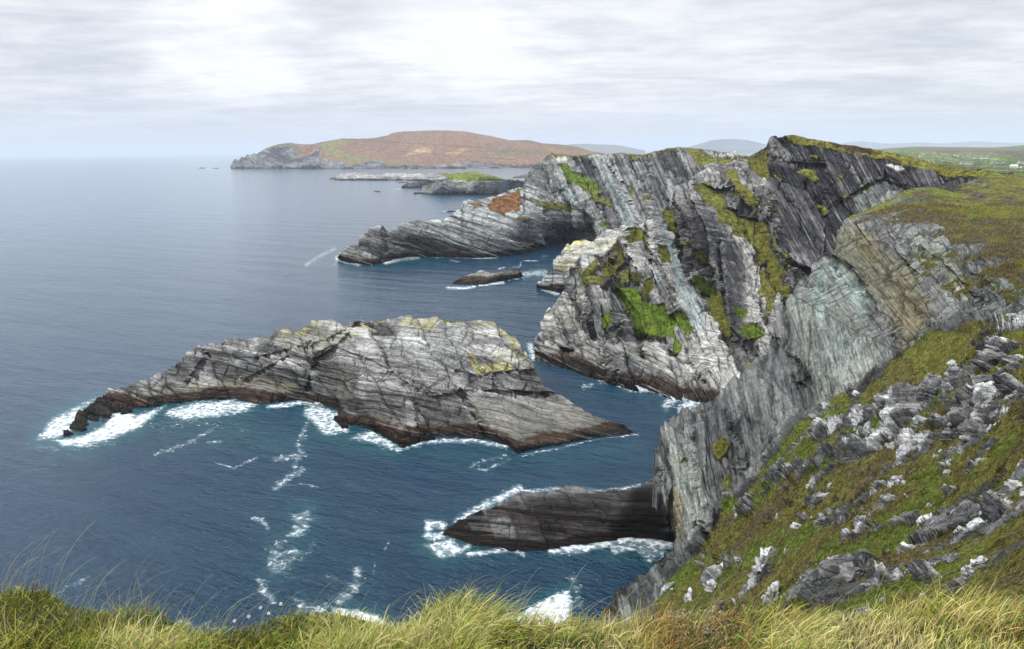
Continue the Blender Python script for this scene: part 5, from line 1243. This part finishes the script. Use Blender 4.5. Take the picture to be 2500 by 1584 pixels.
geo = nt.new('ShaderNodeNewGeometry'); pos = geo.outputs['Position']
fo = nt.attr('foam'); te = nt.attr('teal')
p1 = nt.scale3(pos, (1, 1, 0), rot=(0, 0, 0.45))
w1 = nt.noise(nt.scale3(p1, (0.10, 0.26, 1)), 1.0, 4, 0.6, 0.4)
w2 = nt.noise(nt.scale3(p1, (0.38, 0.85, 1), rot=(0, 0, -0.3)), 1.0, 4, 0.6, 0.2)
w3 = nt.noise(nt.scale3(p1, (0.018, 0.05, 1)), 1.0, 3, 0.55)
hgt = nt.math('ADD', nt.math('MULTIPLY', w1, 1.3), nt.math('ADD', nt.math('MULTIPLY', w2, 0.75), nt.math('MULTIPLY', w3, 1.5)))
bp = nt.new('ShaderNodeBump'); nt.put(bp.inputs['Distance'], nt.math('MULTIPLY', nt.math('POWER', nt.math('MINIMUM', nt.math('DIVIDE', 200.0, nt.vmath('LENGTH', pos)), 1.25), 1.55), 1.4)); bp.inputs['Strength'].default_value = 1.0
nt.put(bp.inputs['Height'], hgt)
# foam lace
l1 = nt.new('ShaderNodeTexNoise'); nt.put(l1.inputs['Vector'], pos); l1.inputs['Scale'].default_value = 0.35; l1.inputs['Detail'].default_value = 4
wp = nt.vmath('ADD', pos, nt.vmath('MULTIPLY', nt.vmath('SUBTRACT', l1.outputs['Color'], (0.5, 0.5, 0.5)), (5.0, 5.0, 0)))
vo = nt.new('ShaderNodeTexVoronoi', feature='DISTANCE_TO_EDGE'); nt.put(vo.inputs['Vector'], wp); vo.inputs['Scale'].default_value = 0.36
lace = nt.mapr(vo.outputs['Distance'], 0.0, 0.35, 1.0, 0.0)
fn = nt.noise(pos, 0.55, 7, 0.72)
fn2 = nt.noise(nt.scale3(p1, (0.16, 0.4, 1)), 1.0, 5, 0.7, 0.8)
fv = nt.math('ADD', nt.math('MULTIPLY', fo, 0.92), nt.math('ADD', nt.math('MULTIPLY', nt.math('SUBTRACT', fn, 0.5), 2.5), nt.math('ADD', nt.math('MULTIPLY', nt.math('SUBTRACT', fn2, 0.5), 1.1), nt.math('MULTIPLY', nt.math('SUBTRACT', lace, 0.5), 0.4))))
fm = nt.math('MULTIPLY', nt.mapr(fv, 0.60, 1.25), nt.mapr(fo, 0.05, 0.3))
# open water: base colour goes from deep to paler blue with distance
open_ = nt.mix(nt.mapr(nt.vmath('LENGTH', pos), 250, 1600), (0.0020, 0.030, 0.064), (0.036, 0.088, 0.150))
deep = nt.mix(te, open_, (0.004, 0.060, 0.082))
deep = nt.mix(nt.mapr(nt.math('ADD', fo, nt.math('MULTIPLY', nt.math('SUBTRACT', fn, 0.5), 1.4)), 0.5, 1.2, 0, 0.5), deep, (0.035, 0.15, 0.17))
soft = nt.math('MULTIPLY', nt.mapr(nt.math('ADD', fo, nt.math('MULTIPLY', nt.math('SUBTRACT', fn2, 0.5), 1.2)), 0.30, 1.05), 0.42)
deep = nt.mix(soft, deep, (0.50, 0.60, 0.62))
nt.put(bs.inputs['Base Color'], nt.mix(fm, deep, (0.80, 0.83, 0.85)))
nt.put(bs.inputs['Roughness'], nt.mapr(fm, 0, 1, 0.12, 0.9))
nt.put(bs.inputs['Specular IOR Level'], nt.mapr(fm, 0, 1, 0.5, 0.15))
bs.inputs['IOR'].default_value = 1.333
w5 = nt.noise(nt.scale3(p1, (0.008, 0.035, 1)), 1.0, 6, 0.68, 0.3)
bp2 = nt.new('ShaderNodeBump'); bp2.inputs['Distance'].default_value = 2.6; bp2.inputs['Strength'].default_value = 1.0
nt.put(bp2.inputs['Height'], w5); nt.l.new(bp.outputs[0], bp2.inputs['Normal'])
nt.l.new(bp2.outputs[0], bs.inputs['Normal'])
nt.l.new(bs.outputs[0], out.inputs[0])
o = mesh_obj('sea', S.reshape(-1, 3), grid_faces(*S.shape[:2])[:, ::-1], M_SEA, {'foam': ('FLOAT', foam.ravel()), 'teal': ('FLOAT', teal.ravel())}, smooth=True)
tag(o, 'dark blue sea with white surf round the rocks, paler towards the horizon', 'sea', kind='structure')

# ---------- crags standing out of the slope
def cube_sphere(n):
    V = []; Fq = []
    g_ = np.linspace(-1, 1, n)
    a, b_ = np.meshgrid(g_, g_, indexing='ij')
    one = np.ones_like(a)
    for q in ((a, b_, one), (b_, a, -one), (one, a, b_), (-one, b_, a), (b_, one, a), (a, -one, b_)):
        base = sum(len(v_) for v_ in V)
        V.append(np.stack(q, -1).reshape(-1, 3)); Fq.append(grid_faces(n, n) + base)
    return np.concatenate(V), np.concatenate(Fq)
CSV, CSF = cube_sphere(17)
nrm_ = (np.abs(CSV) ** 3.6).sum(1) ** (1 / 3.6)
CSV = CSV / nrm_[:, None]
M_CRAG = rock_material('crag_stone', fine=0.5, bump=0.5, contrast=1.0, crack=0.15, pale=0.8)


def crag(px_, py_, wpx, hpx, ang, tone_, label, name='rock_outcrop', cat='rock', wht=0.5, seed=0, dfun=None, thick=0.6, group=None):
    dd_ = (dfun or DC)(px_, py_)
    sc = dd_ / FPX
    a, b_, c_ = wpx * sc / 2 * 1.1, max(wpx, hpx) * sc / 2 * thick, hpx * sc / 2 * 1.1
    r_ = random.Random(seed * 7 + int(px_))
    V = CSV * np.array([a, b_, c_])
    # break by flat joint faces
    for k in range(13):
        th = r_.uniform(0, 6.28); el = r_.uniform(-0.5, 0.9)
        n_ = np.array([math.cos(th) * math.cos(el), math.sin(th) * math.cos(el), math.sin(el)])
        ext = np.abs(V @ n_).max() * r_.uniform(0.5, 0.85)
        over = np.maximum(V @ n_ - ext, 0)
        V = V - over[:, None] * n_ * 0.93
    sz = math.sqrt(a * c_)
    w_ = max(c_ * 0.30, 0.05)
    r, saw, crack, bedr = blocks(V[:, 2] + 0.25 * w_ * np.sin(V[:, 0] / a * 3 + seed), V[:, 0] + V[:, 1] * 0.6, w_, a * 0.8, seed)
    nz_ = fbm(V[:, 0] + seed * 3.1, V[:, 1], V[:, 2], sz * 0.7, 4, seed) - 0.5
    nn = V / (np.linalg.norm(V, axis=1, keepdims=True) + 1e-9)
    ff, fv2, fe2 = facets(V[:, 2] / (c_ * 0.55) + seed, V[:, 0] / (a * 0.7) + 5, V[:, 1] / (b_ * 0.8), seed)
    V = V + nn * ff[:, None] * sz * 0.30
    V = V + nn * ((bedr - 0.5) * 0.7 + (r - 0.5) * 0.4 + saw * 0.35 - 0.15 * (crack < 0.09))[:, None] * w_ * 1.25 + nn * nz_[:, None] * sz * 0.25
    an = math.radians(ang)
    ca, sa = math.cos(an), math.sin(an)
    W = V[:, 0:1] * (RV * ca - UV * sa) + V[:, 2:3] * (RV * sa + UV * ca) + V[:, 1:2] * F0
    p_ = pt(px_, py_, dd_ + b_ * 0.55)
    lo_ = np.array((0.06, 0.06, 0.065)); md_ = np.array((0.17, 0.17, 0.168)); hi_ = np.array((0.50, 0.50, 0.49))
    tt = np.clip(tone_ - 0.08 + (bedr - 0.5) * 0.35 + nz_ * 0.7, 0, 1)[:, None]
    cc = np.where(tt < 0.5, lo_ + (md_ - lo_) * tt * 2, md_ + (hi_ - md_) * (tt - 0.5) * 2)
    wm = sst(V[:, 2] / c_ + nz_ * 2.2, 0.75 - wht, 1.15 - wht)[:, None] * min(1, wht * 1.7)
    cc = cc * (1 - wm) + np.array((0.56, 0.56, 0.555)) * wm
    n = len(V)
    o = mesh_obj(name, W, CSF, M_CRAG, {'col': ('FLOAT_COLOR', cc), 'gcol': ('FLOAT_COLOR', np.zeros((n, 3)) + 0.1), 'grass': ('FLOAT', np.zeros(n)), 'bed': ('FLOAT_VECTOR', np.stack([V[:, 2], V[:, 0] * 5, V[:, 1] * 2], -1))})
    o.location = tuple(p_)
    tag(o, label, cat, group)
    return o

CR = [  # px, py, w, h, tilt, tone, white, label
    (2458, 852, 84, 34, 28, .75, .75, 'white jagged slab at the right picture edge, topmost of the pale crags'), (2484, 880, 60, 24, 30, .6, .6, 'split white slab just under the topmost pale crag at the right edge'),
    (2428, 884, 90, 40, 30, .3, .15, 'dark sloping rock directly under the topmost white slab'),
    (2412, 975, 76, 92, 12, .8, .6, 'biggest pale rounded slab, veined grey and white'), (2480, 952, 120, 36, 40, .2, .4, 'dark slanting slab with a white upper edge right of the big pale slab'),
    (2287, 958, 74, 78, 20, .42, .22, 'tall grey block with a clean dark face left of the speckled crag'), (2337, 930, 54, 84, 10, .62, .55, 'white speckled crag between the dark faced block and the big pale slab'),
    (2325, 887, 24, 18, -30, .9, .9, 'small bright white stone poking up above the speckled crag'), (2249, 1033, 42, 28, 25, .6, .9, 'white boulder with a black underside in the middle of the slope'),
    (2284, 1026, 40, 26, 35, .35, .3, 'dark grey boulder touching the white one in the middle of the slope'), (2325, 1066, 48, 38, 8, .2, .0, 'dark square block in the turf below the two boulders'),
    (2098, 1002, 20, 50, -20, .75, .5, 'pale upright slab in the turf near the foot of the cliff face'), (2089, 962, 28, 13, 30, .8, .7, 'small pale slab lying right under the cream cliff foot'),
    (2109, 1068, 34, 74, 15, .6, .55, 'tall white speckled knob left of the bare grey gully'), (2008, 1004, 46, 44, 35, .68, .6, 'white broken crag on the crest where cliff face meets turf'),
    (2184, 1088, 34, 20, 20, .7, .6, 'pale wedge shaped stone below the white speckled knob'), (2388, 1062, 66, 70, 25, .45, .35, 'grey and black crag below the biggest pale slab'),
    (2388, 1134, 46, 62, 40, .3, .45, 'black striped slab with a frosted right edge, alone in turf'), (2322, 1160, 36, 34, 5, .5, .75, 'grey capped boulder perched on a dark neck of rock'),
    (2318, 1196, 26, 34, 60, .35, .3, 'dark neck of rock under the grey capped boulder'), (2447, 1262, 150, 50, 47, .16, .12, 'largest dark slab, a long black blade sloping down to the right'),
    (2424, 1228, 70, 18, 45, .9, .8, 'bright white sheet of stone lying along the largest dark slab'), (2488, 1190, 90, 26, 42, .75, .7, 'pale edged slab leaving the picture above the largest dark slab'), (2335, 1258, 74, 46, 38, .25, .2, 'dark broken block between the white stones and the largest slab'),
    (2262, 1276, 52, 26, -35, .75, .75, 'white cracked blocks forming a low wall left of the dark block'), (2340, 1302, 22, 44, 20, .85, .8, 'white stones in a short upright row below the dark broken block'),
    (2268, 1412, 130, 40, 52, .22, .3, 'long black blade of rock low on the slope, grey along its top'), (2212, 1345, 34, 46, 30, .45, .5, 'grey curved slab hugging a grass hummock'), (2330, 1368, 60, 28, 50, .5, .35, 'grey stepped rock right of the long black blade'),
    (2392, 1370, 50, 20, -12, .75, .7, 'pale flat slab ringed by dark turf low on the right'), (2362, 1398, 32, 36, 15, .7, .6, 'pale square block under the pale flat slab'), (2330, 1440, 56, 50, 48, .15, .2, 'black slab end dipping into the grass at the bank'),
    (2160, 1425, 84, 78, 40, .45, .3, 'broad grey slab above the yellow grass, lined by fine beds'), (2031, 1396, 20, 30, 25, .95, .95, 'single bright white triangular stone'), (2082, 1420, 84, 66, 10, .35, .12, 'lichen dark knob of rock right of the white triangular stone'),
    (2064, 1282, 34, 48, -15, .5, .25, 'pointed grey fin of rock left of the round grey rock'), (2106, 1275, 34, 36, 10, .5, .3, 'round grey rock beside the pointed fin'), (2010, 1274, 60, 40, -12, .38, .2, 'ribbed grey rock low in the turf left of the pointed fin'),
    (2003, 1222, 62, 36, -18, .38, .2, 'ribbed grey rock, upper of the two ribbed ones'), (2152, 1188, 64, 30, 28, .4, .2, 'brown grey tilted slab in the middle of the turf'), (2193, 1168, 38, 16, 0, .7, .6, 'pale forked stone on top of the tilted brown slab'),
    (2168, 1230, 48, 42, 15, .4, .4, 'pair of joined grey blocks with white tops'), (1946, 1286, 50, 18, 20, .75, .55, 'pale flat rocks beside the round green lawn'), (1920, 1362, 24, 54, 10, .5, .45, 'grey pointed stone standing left of the round green lawn'),
    (1899, 1264, 16, 22, 40, .9, .9, 'small bright stone above the pale flat rocks'), (1868, 1385, 52, 86, 22, .72, .8, 'tall white crag, the largest white rock low on the slope'), (1836, 1436, 48, 60, 30, .68, .7, 'white stepped rock at the left foot of the tall white crag'), (1890, 1450, 40, 60, 25, .55, .5, 'grey white rock at the right foot of the tall white crag'),
    (1755, 1402, 52, 78, 40, .62, .55, 'grey white crag standing alone left of the tall white crag'), (1738, 1430, 24, 30, 10, .75, .7, 'pale stone leaning on the lone grey white crag'), (1680, 1462, 12, 56, 5, .8, .75, 'thin upright white slab nearest the water side'),
    (1630, 1440, 64, 18, -38, .42, .2, 'flat grey slab lying in the green tongue of turf'), (1545, 1535, 34, 50, 20, .28, .2, 'dark crag at the bank, left of the pale leaning one'), (1596, 1532, 34, 52, 15, .6, .5, 'pale leaning crag at the bank beside the dark one'),
    (2115, 1502, 54, 34, 5, .65, .5, 'pale boulder half buried in the yellow grass of the bank'), (1620, 1210 + 165, 44, 30, -30, .14, .0, 'black rounded ledge where the slope meets the water'), (1870, 625 + 500, 26, 40, 5, .25, .3, 'small dark pillar topped with turf at the foot of the grey cliff')]
for i, (x_, y_, w_, h_, a_, t_, wh_, lb) in enumerate(CR):
    crag(x_, y_, w_, h_, a_, t_, lb, wht=wh_, seed=900 + i)
# loose small stones over the slope
cx, cy, cd, cg, cs, cP = SURF_C
rs = np.random.RandomState(5)
rng_ = random.Random(12)
cnt = 0
prot = []
while cnt < 40:
    x_ = rng_.uniform(1620, 2500); y_ = rng_.uniform(900, 1490)
    yg = np.interp(x_, gully[:, 0], gully[:, 1])
    if y_ < yg + 18: continue
    if x_ < 1760 and y_ < 1330: continue
    if rng_.random() > 0.35 + 0.65 * (vn3(np.array(x_ / 60), np.array(y_ / 50), np.array(1.0), 5) > 0.5): continue
    dd_ = DC(x_, y_)
    s_ = rng_.choice([4, 5, 6, 8, 10, 13]) * rng_.uniform(0.8, 1.4)
    if cnt < 14:
        o = crag(x_, y_, 14, 9, rng_.uniform(-50, 60), rng_.uniform(.45, .95), 'small pale stone lying in the turf of the slope', name='stone', cat='stone', wht=rng_.uniform(.3, .9), seed=1200 + cnt, group='small pale stones scattered over the slope', thick=0.8)
        prot.append((o, dd_))
        sc = 1.0
    else:
        src, d0 = prot[cnt % 14]
        o = src.copy(); COL.objects.link(o)
        sc = (s_ * dd_) / (14 * d0)
        o.scale = (sc * rng_.uniform(.7, 1.3), sc, sc * rng_.uniform(.7, 1.2))
        o.rotation_euler = (rng_.uniform(-.6, .6), rng_.uniform(-.8, .8), rng_.uniform(0, 6.3))
        o.location = tuple(pt(x_, y_, dd_))
    cnt += 1

# ---------- turf blades on the slope
M_BLADE = bpy.data.materials.new('grass_blade'); M_BLADE.use_nodes = True
nt = NT(M_BLADE.node_tree); nt.n.clear()
o_ = nt.new('ShaderNodeOutputMaterial'); df = nt.new('ShaderNodeBsdfDiffuse'); tr = nt.new('ShaderNodeBsdfTranslucent'); mx = nt.new('ShaderNodeMixShader')
mx.inputs[0].default_value = 0.35
nt.put(df.inputs[0], nt.attr('col', 'Color')); nt.put(tr.inputs[0], nt.attr('col', 'Color'))
nt.l.new(df.outputs[0], mx.inputs[1]); nt.l.new(tr.outputs[0], mx.inputs[2]); nt.l.new(mx.outputs[0], o_.inputs[0])


def blades(name, root, L, wd, lean, col_, nseg, label, cat, rs, tipcol=None):
    """ribbons: root (n,3), length, width, lean vector (n,3) pulling the tip over"""
    n = len(root)
    up = np.array([0, 0, 1.0])
    side = rs.normal(size=(n, 3)); side[:, 2] *= 0.2
    side /= np.linalg.norm(side, axis=1, keepdims=True)
    t = np.linspace(0, 1, nseg + 1)
    pts = []
    dirv = up[None] + lean * 0.35
    pcur = root.copy()
    for k in range(nseg + 1):
        if k:
            dv = up[None] * (1 - 0.55 * t[k]) + lean * (0.35 + 1.15 * t[k] ** 1.3)
            dv[:, 2] -= 0.25 * t[k] ** 2 * np.linalg.norm(lean, axis=1)
            dv /= np.linalg.norm(dv, axis=1, keepdims=True)
            pcur = pcur + dv * (L / nseg)[:, None]
        pts.append(pcur.copy())
    V = []; 
    for k in range(nseg):
        w_ = wd * (1 - 0.75 * t[k] ** 1.5) * 0.5
        V += [pts[k] - side * w_[:, None], pts[k] + side * w_[:, None]]
    V.append(pts[nseg])
    V = np.stack(V, 1)          # n, 2*nseg+1, 3
    m = 2 * nseg + 1
    tris = []
    for k in range(nseg - 1):
        a = 2 * k
        tris += [[a, a + 1, a + 3], [a, a + 3, a + 2]]
    tris.append([2 * nseg - 2, 2 * nseg - 1, 2 * nseg])
    Fq = (np.array(tris)[None] + (np.arange(n) * m)[:, None, None]).reshape(-1, 3)
    tt = np.r_[np.repeat(t[:nseg], 2), 1.0][None, :, None]
    tc_ = col_ * 1.25 if tipcol is None else tipcol
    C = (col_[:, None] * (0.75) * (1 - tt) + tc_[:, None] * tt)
    o = mesh_obj(name, V.reshape(-1, 3), Fq, M_BLADE, {'col': ('FLOAT_COLOR', C.reshape(-1, 3))})
    tag(o, label, cat, kind='stuff')
    return o

sel = np.argwhere((cg > 0.55) & (cx < 2515) & (cx > 1480) & (cy < 1545) & (cd < 260) & (cd > 5))
pick = sel[rs.randint(len(sel), size=70000)]
root = cP[pick[:, 0], pick[:, 1]] + rs.normal(size=(len(pick), 3)) * 0.02 * cd[pick[:, 0], pick[:, 1]][:, None] * 0.06
dpk = cd[pick[:, 0], pick[:, 1]]
slp = cs[pick[:, 0], pick[:, 1]]
L = (0.18 + 0.30 * rs.rand(len(pick))) * np.clip(dpk / 60, 0.35, 1.35) * (1.9 - 0.6 * slp)
wdv = np.clip(dpk * 0.0011, 0.006, 0.16)
q_ = root
flow = np.stack([fbm(q_[:, 0], q_[:, 1], q_[:, 2], 5, 2, 61) - 0.35, fbm(q_[:, 0], q_[:, 1], q_[:, 2], 5, 2, 62) - 0.75, np.zeros(len(q_))], -1) * 1.6
lean = flow + rs.normal(size=(len(pick), 3)) * 0.35
gcb = np.array(GC_C[pick[:, 0], pick[:, 1]]) * (0.85 + 0.9 * rs.rand(len(pick), 1))
dry = rs.rand(len(pick)) < 0.25
gcb[dry] = np.array((0.32, 0.27, 0.10)) * (0.7 + 0.6 * rs.rand(dry.sum(), 1))
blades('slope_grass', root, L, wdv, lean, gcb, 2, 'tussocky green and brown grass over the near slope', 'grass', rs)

# ---------- foreground bank with long grass
tN = [(-400, 1475), (-60, 1468), (40, 1448), (110, 1443), (160, 1480), (220, 1500), (300, 1502), (380, 1512), (460, 1535), (560, 1545), (640, 1528), (720, 1505), (820, 1500), (900, 1520), (980, 1535), (1040, 1500), (1100, 1478), (1170, 1488), (1230, 1515), (1300, 1522), (1400, 1530), (1520, 1545), (1600, 1520), (1700, 1508), (1800, 1500), (1950, 1502), (2100, 1512), (2250, 1500), (2400, 1490), (2500, 1478), (2900, 1440)]
bN = [(-400, 3000), (2900, 3000)]
zf = lambda y: 1.62 / (math.sin(PITCH) + math.cos(PITCH) * (y - 792) / FPX)
cN = []
for x_ in (-400, 0, 400, 800, 1200, 1600, 2000, 2400, 2900):
    yt_ = np.interp(x_, [a[0] for a in tN], [a[1] for a in tN])
    cN += [(x_, yt_, 3.0), (x_, 1600, 2.62), (x_, 1750, zf(1750)), (x_, 2200, zf(2200)), (x_, 3000, zf(3000))]
px, py, d = land('N', tN, bN, (-400, 2900), 500, 160, cN, water_bot=False)
P = pt(px, py, d)
P[..., 2] += (fbm(P[..., 0], P[..., 1], P[..., 2] * 0, 0.5, 3, 951) - 0.5) * 0.10
Pn, a0, a1 = close(P, [(0.10, 0.15), (0.35, 1.0), (0.8, 5), (2, 25), (4, 100)])
M_SOIL = simple_mat('turf_soil', (0.055, 0.06, 0.022), 0.95, 0.4, 9.0)
o = mesh_obj('bank', Pn.reshape(-1, 3), grid_faces(*Pn.shape[:2]), M_SOIL)
tag(o, 'grass covered edge of the cliff top in front, above the water', 'bank', kind='structure')
NB = 46000
bxx = rs.uniform(-330, 2830, NB); k_ = rs.rand(NB) ** 1.35
ytop = np.interp(bxx, [a[0] for a in tN], [a[1] for a in tN])
byy = ytop + k_ * 330
ix = np.clip(((bxx + 400) / 3300 * 499).astype(int), 0, 499)
tt_ = TPS([c_[:2] for c_ in cN], [math.log(c_[2]) for c_ in cN])
root = pt(bxx, byy, np.exp(tt_(bxx, byy)))
cl_ = vn3(root[:, 0] * 4.0, root[:, 1] * 4.0, root[:, 2] * 0, 91)
tuft = 0.45 + 0.95 * sst(cl_, 0.35, 0.8)
prof = np.interp(bxx, [-400, 0, 60, 130, 200, 300, 380, 500, 620, 760, 900, 1000, 1050, 1110, 1180, 1260, 1400, 1600, 1800, 2000, 2200, 2400, 2500, 2900], [1.1, 1.25, 1.35, .9, .8, 1.0, .9, .75, .75, .85, .95, .8, .95, 1.08, .95, .75, .6, .75, .85, .9, .95, 1.15, 1.3, 1.3])
L = (0.062 + 0.088 * rs.rand(NB) ** 1.5) * tuft * prof
tall = rs.rand(NB) < 0.035
L[tall] *= 1.55
wdv = 0.0018 + 0.0036 * rs.rand(NB) ** 1.5; wdv[tall] = 0.0016
la = np.stack([0.35 + 0.5 * (vn3(root[:, 0] * 2.2, root[:, 1] * 2, root[:, 2] * 0, 93) - 0.25), 0.05 - 0.5 * (vn3(root[:, 0] * 2.0, root[:, 1] * 2, root[:, 2] * 0, 94) - 0.3), np.zeros(NB)], -1)
sgn = np.where(rs.rand(NB) < 0.22, -1.0, 1.0)
la[:, 0] *= sgn
lean = la * 0.8 + rs.normal(size=(NB, 3)) * np.array([0.28, 0.28, 0.05])
lean[tall] *= 0.6
straw = np.array((0.72, 0.62, 0.28)); grn = np.array((0.17, 0.29, 0.03)); ylg = np.array((0.50, 0.52, 0.10)); orn = np.array((0.50, 0.29, 0.12)); olv = np.array((0.20, 0.175, 0.03)); dk = np.array((0.06, 0.09, 0.015))
u_ = rs.rand(NB) * 0.8 + 0.1 + 1.1 * (vn3(root[:, 0] * 3, root[:, 1] * 3, root[:, 2] * 0, 96) - 0.5)
left_ = sst(-bxx, -900, -100); rust_ = np.exp(-((bxx - 1650) / 190) ** 2); right_ = sst(bxx, 1700, 2300)
ws = np.stack([0.34 + 0.30 * right_ - 0.06 * left_ + 0 * bxx, 0.32 - 0.12 * right_, 0.34 + 0 * bxx, 0.05 + 0.85 * rust_ + 0.16 * right_, 0.10 + 0.25 * left_, 0.24 + 0.10 * left_], 1)
cum = np.cumsum(ws / ws.sum(1, keepdims=True), 1)
ci = (np.clip(u_, 0, 0.999)[:, None] > cum).sum(1).clip(0, 5)
colb = np.stack([straw, grn, ylg, orn, olv, dk])[ci] * (0.55 + 0.8 * rs.rand(NB, 1))
colb[tall] = straw * 0.95
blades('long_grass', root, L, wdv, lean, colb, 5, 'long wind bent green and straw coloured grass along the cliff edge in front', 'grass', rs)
# fine dry seed stalks standing above the rest
ns = 260
sx = np.r_[rs.uniform(-20, 330, 70), rs.uniform(330, 2520, 190)]
yt2 = np.interp(sx, [a[0] for a in tN], [a[1] for a in tN]) + rs.uniform(2, 60, ns)
root = pt(sx, yt2, np.exp(tt_(sx, yt2)))
L = 0.17 + 0.15 * rs.rand(ns); L[:70] += 0.10 * rs.rand(70)
lean = np.stack([0.25 + 0.5 * rs.rand(ns), rs.normal(size=ns) * 0.2, np.zeros(ns)], -1)
colb = np.array((0.40, 0.36, 0.19)) * (0.8 + 0.4 * rs.rand(ns, 1))
blades('seed_stalks', root, L, np.full(ns, 0.0019), lean, colb, 6, 'thin pale seed stalks rising above the grass at the cliff edge', 'grass', rs)
# pinkish dry florets in the rust coloured part
nf = 1500
sx = rs.normal(1600, 150, nf); sy = np.interp(sx, [a[0] for a in tN], [a[1] for a in tN]) + rs.uniform(-25, 60, nf)
root = pt(sx, sy, np.exp(tt_(sx, sy)) - 0.02)
blades('dry_florets', root, np.full(nf, 0.011), np.full(nf, 0.0065), rs.normal(size=(nf, 3)) * 0.8, np.array((0.62, 0.47, 0.36)) * (0.7 + 0.5 * rs.rand(nf, 1)), 2, 'tiny pinkish dry flower heads in the rust coloured grass', 'dry flowers', rs)

# white campion flowers at the edge
M_PETAL = simple_mat('petal', (0.82, 0.74, 0.72), 0.7); M_STEM = simple_mat('stem', (0.16, 0.18, 0.06), 0.8); M_CALYX = simple_mat('calyx', (0.35, 0.22, 0.16), 0.8)
def flower():
    r_ = empty('wildflower', (0, 0, 0))
    n = 6; V = []; Fq = []
    for k in range(6):
        V += [(-.0011, 0, -.075 + k * .0135), (.0011, 0, -.075 + k * .0135), (0, .0011, -.075 + k * .0135)]
    for k in range(5):
        for j in range(3): Fq.append([3 * k + j, 3 * k + (j + 1) % 3, 3 * k + 3 + (j + 1) % 3, 3 * k + 3 + j])
    mesh_obj('stem', np.array(V), np.array(Fq), M_STEM, parent=r_)
    V = []; Fq = []
    for k in range(5):
        a = k * 2 * math.pi / 5; b0 = len(V)
        for (rr_, aa, zz) in ((.0015, 0, 0), (.006, -.38, .002), (.0095, -.3, .001), (.0105, 0, 0.0), (.0095, .3, .001), (.006, .38, .002)):
            V.append((rr_ * math.cos(a + aa), rr_ * math.sin(a + aa), zz))
        Fq += [[b0, b0 + 1, b0 + 2, b0 + 3], [b0, b0 + 3, b0 + 4, b0 + 5]]
    b_ = mesh_obj('bloom', np.array(V), np.array(Fq), M_PETAL, parent=r_)
    V = []; Fq = []
    for k in range(6):
        a = k * math.pi / 3; V += [(.0022 * math.cos(a), .0022 * math.sin(a), -.001), (.0038 * math.cos(a), .0038 * math.sin(a), -.006), (.0012 * math.cos(a), .0012 * math.sin(a), -.010)]
    for k in range(6):
        for j in range(2): Fq.append([3 * k + j, 3 * k + j + 1, 3 * ((k + 1) % 6) + j + 1, 3 * ((k + 1) % 6) + j])
    mesh_obj('calyx', np.array(V), np.array(Fq), M_CALYX, parent=r_)
    return r_
f0 = flower()
fl = ZK((1060, 582), (1125, 562), (1178, 522), (1215, 548), (1270, 505), (1440, 522))
for i, (x_, y_) in enumerate(fl):
    if i == 0: r_ = f0
    else:
        r_ = f0.copy(); COL.objects.link(r_)
        for ch in f0.children:
            q = ch.copy(); COL.objects.link(q); q.parent = r_
    r_.location = tuple(pt(x_, y_, 2.85)); r_.rotation_euler = (0.9 * rng_.uniform(.4, 1.1), rng_.uniform(-.4, .4), rng_.uniform(-.6, .6)); r_.scale = (.68,) * 3
    tag(r_, 'small white flower on a thin stalk at the grassy cliff edge', 'flower', 'white wildflowers at the cliff edge')

# ---------- air
hb, hf = boxes_mesh([(-42000, 42000, -3000, 84000, -8, 480)])
M_HAZE = bpy.data.materials.new('sea_air'); M_HAZE.use_nodes = True
nt = NT(M_HAZE.node_tree); nt.n.clear()
pv = nt.new('ShaderNodeVolumePrincipled'); o_ = nt.new('ShaderNodeOutputMaterial')
pv.inputs['Color'].default_value = (0.82, 0.90, 1.0, 1); pv.inputs['Density'].default_value = 0.000046; pv.inputs['Anisotropy'].default_value = 0.0
nt.l.new(pv.outputs[0], o_.inputs['Volume'])
o = mesh_obj('haze', hb, hf, M_HAZE)
tag(o, 'thin sea air over the whole bay', 'haze', kind='stuff')
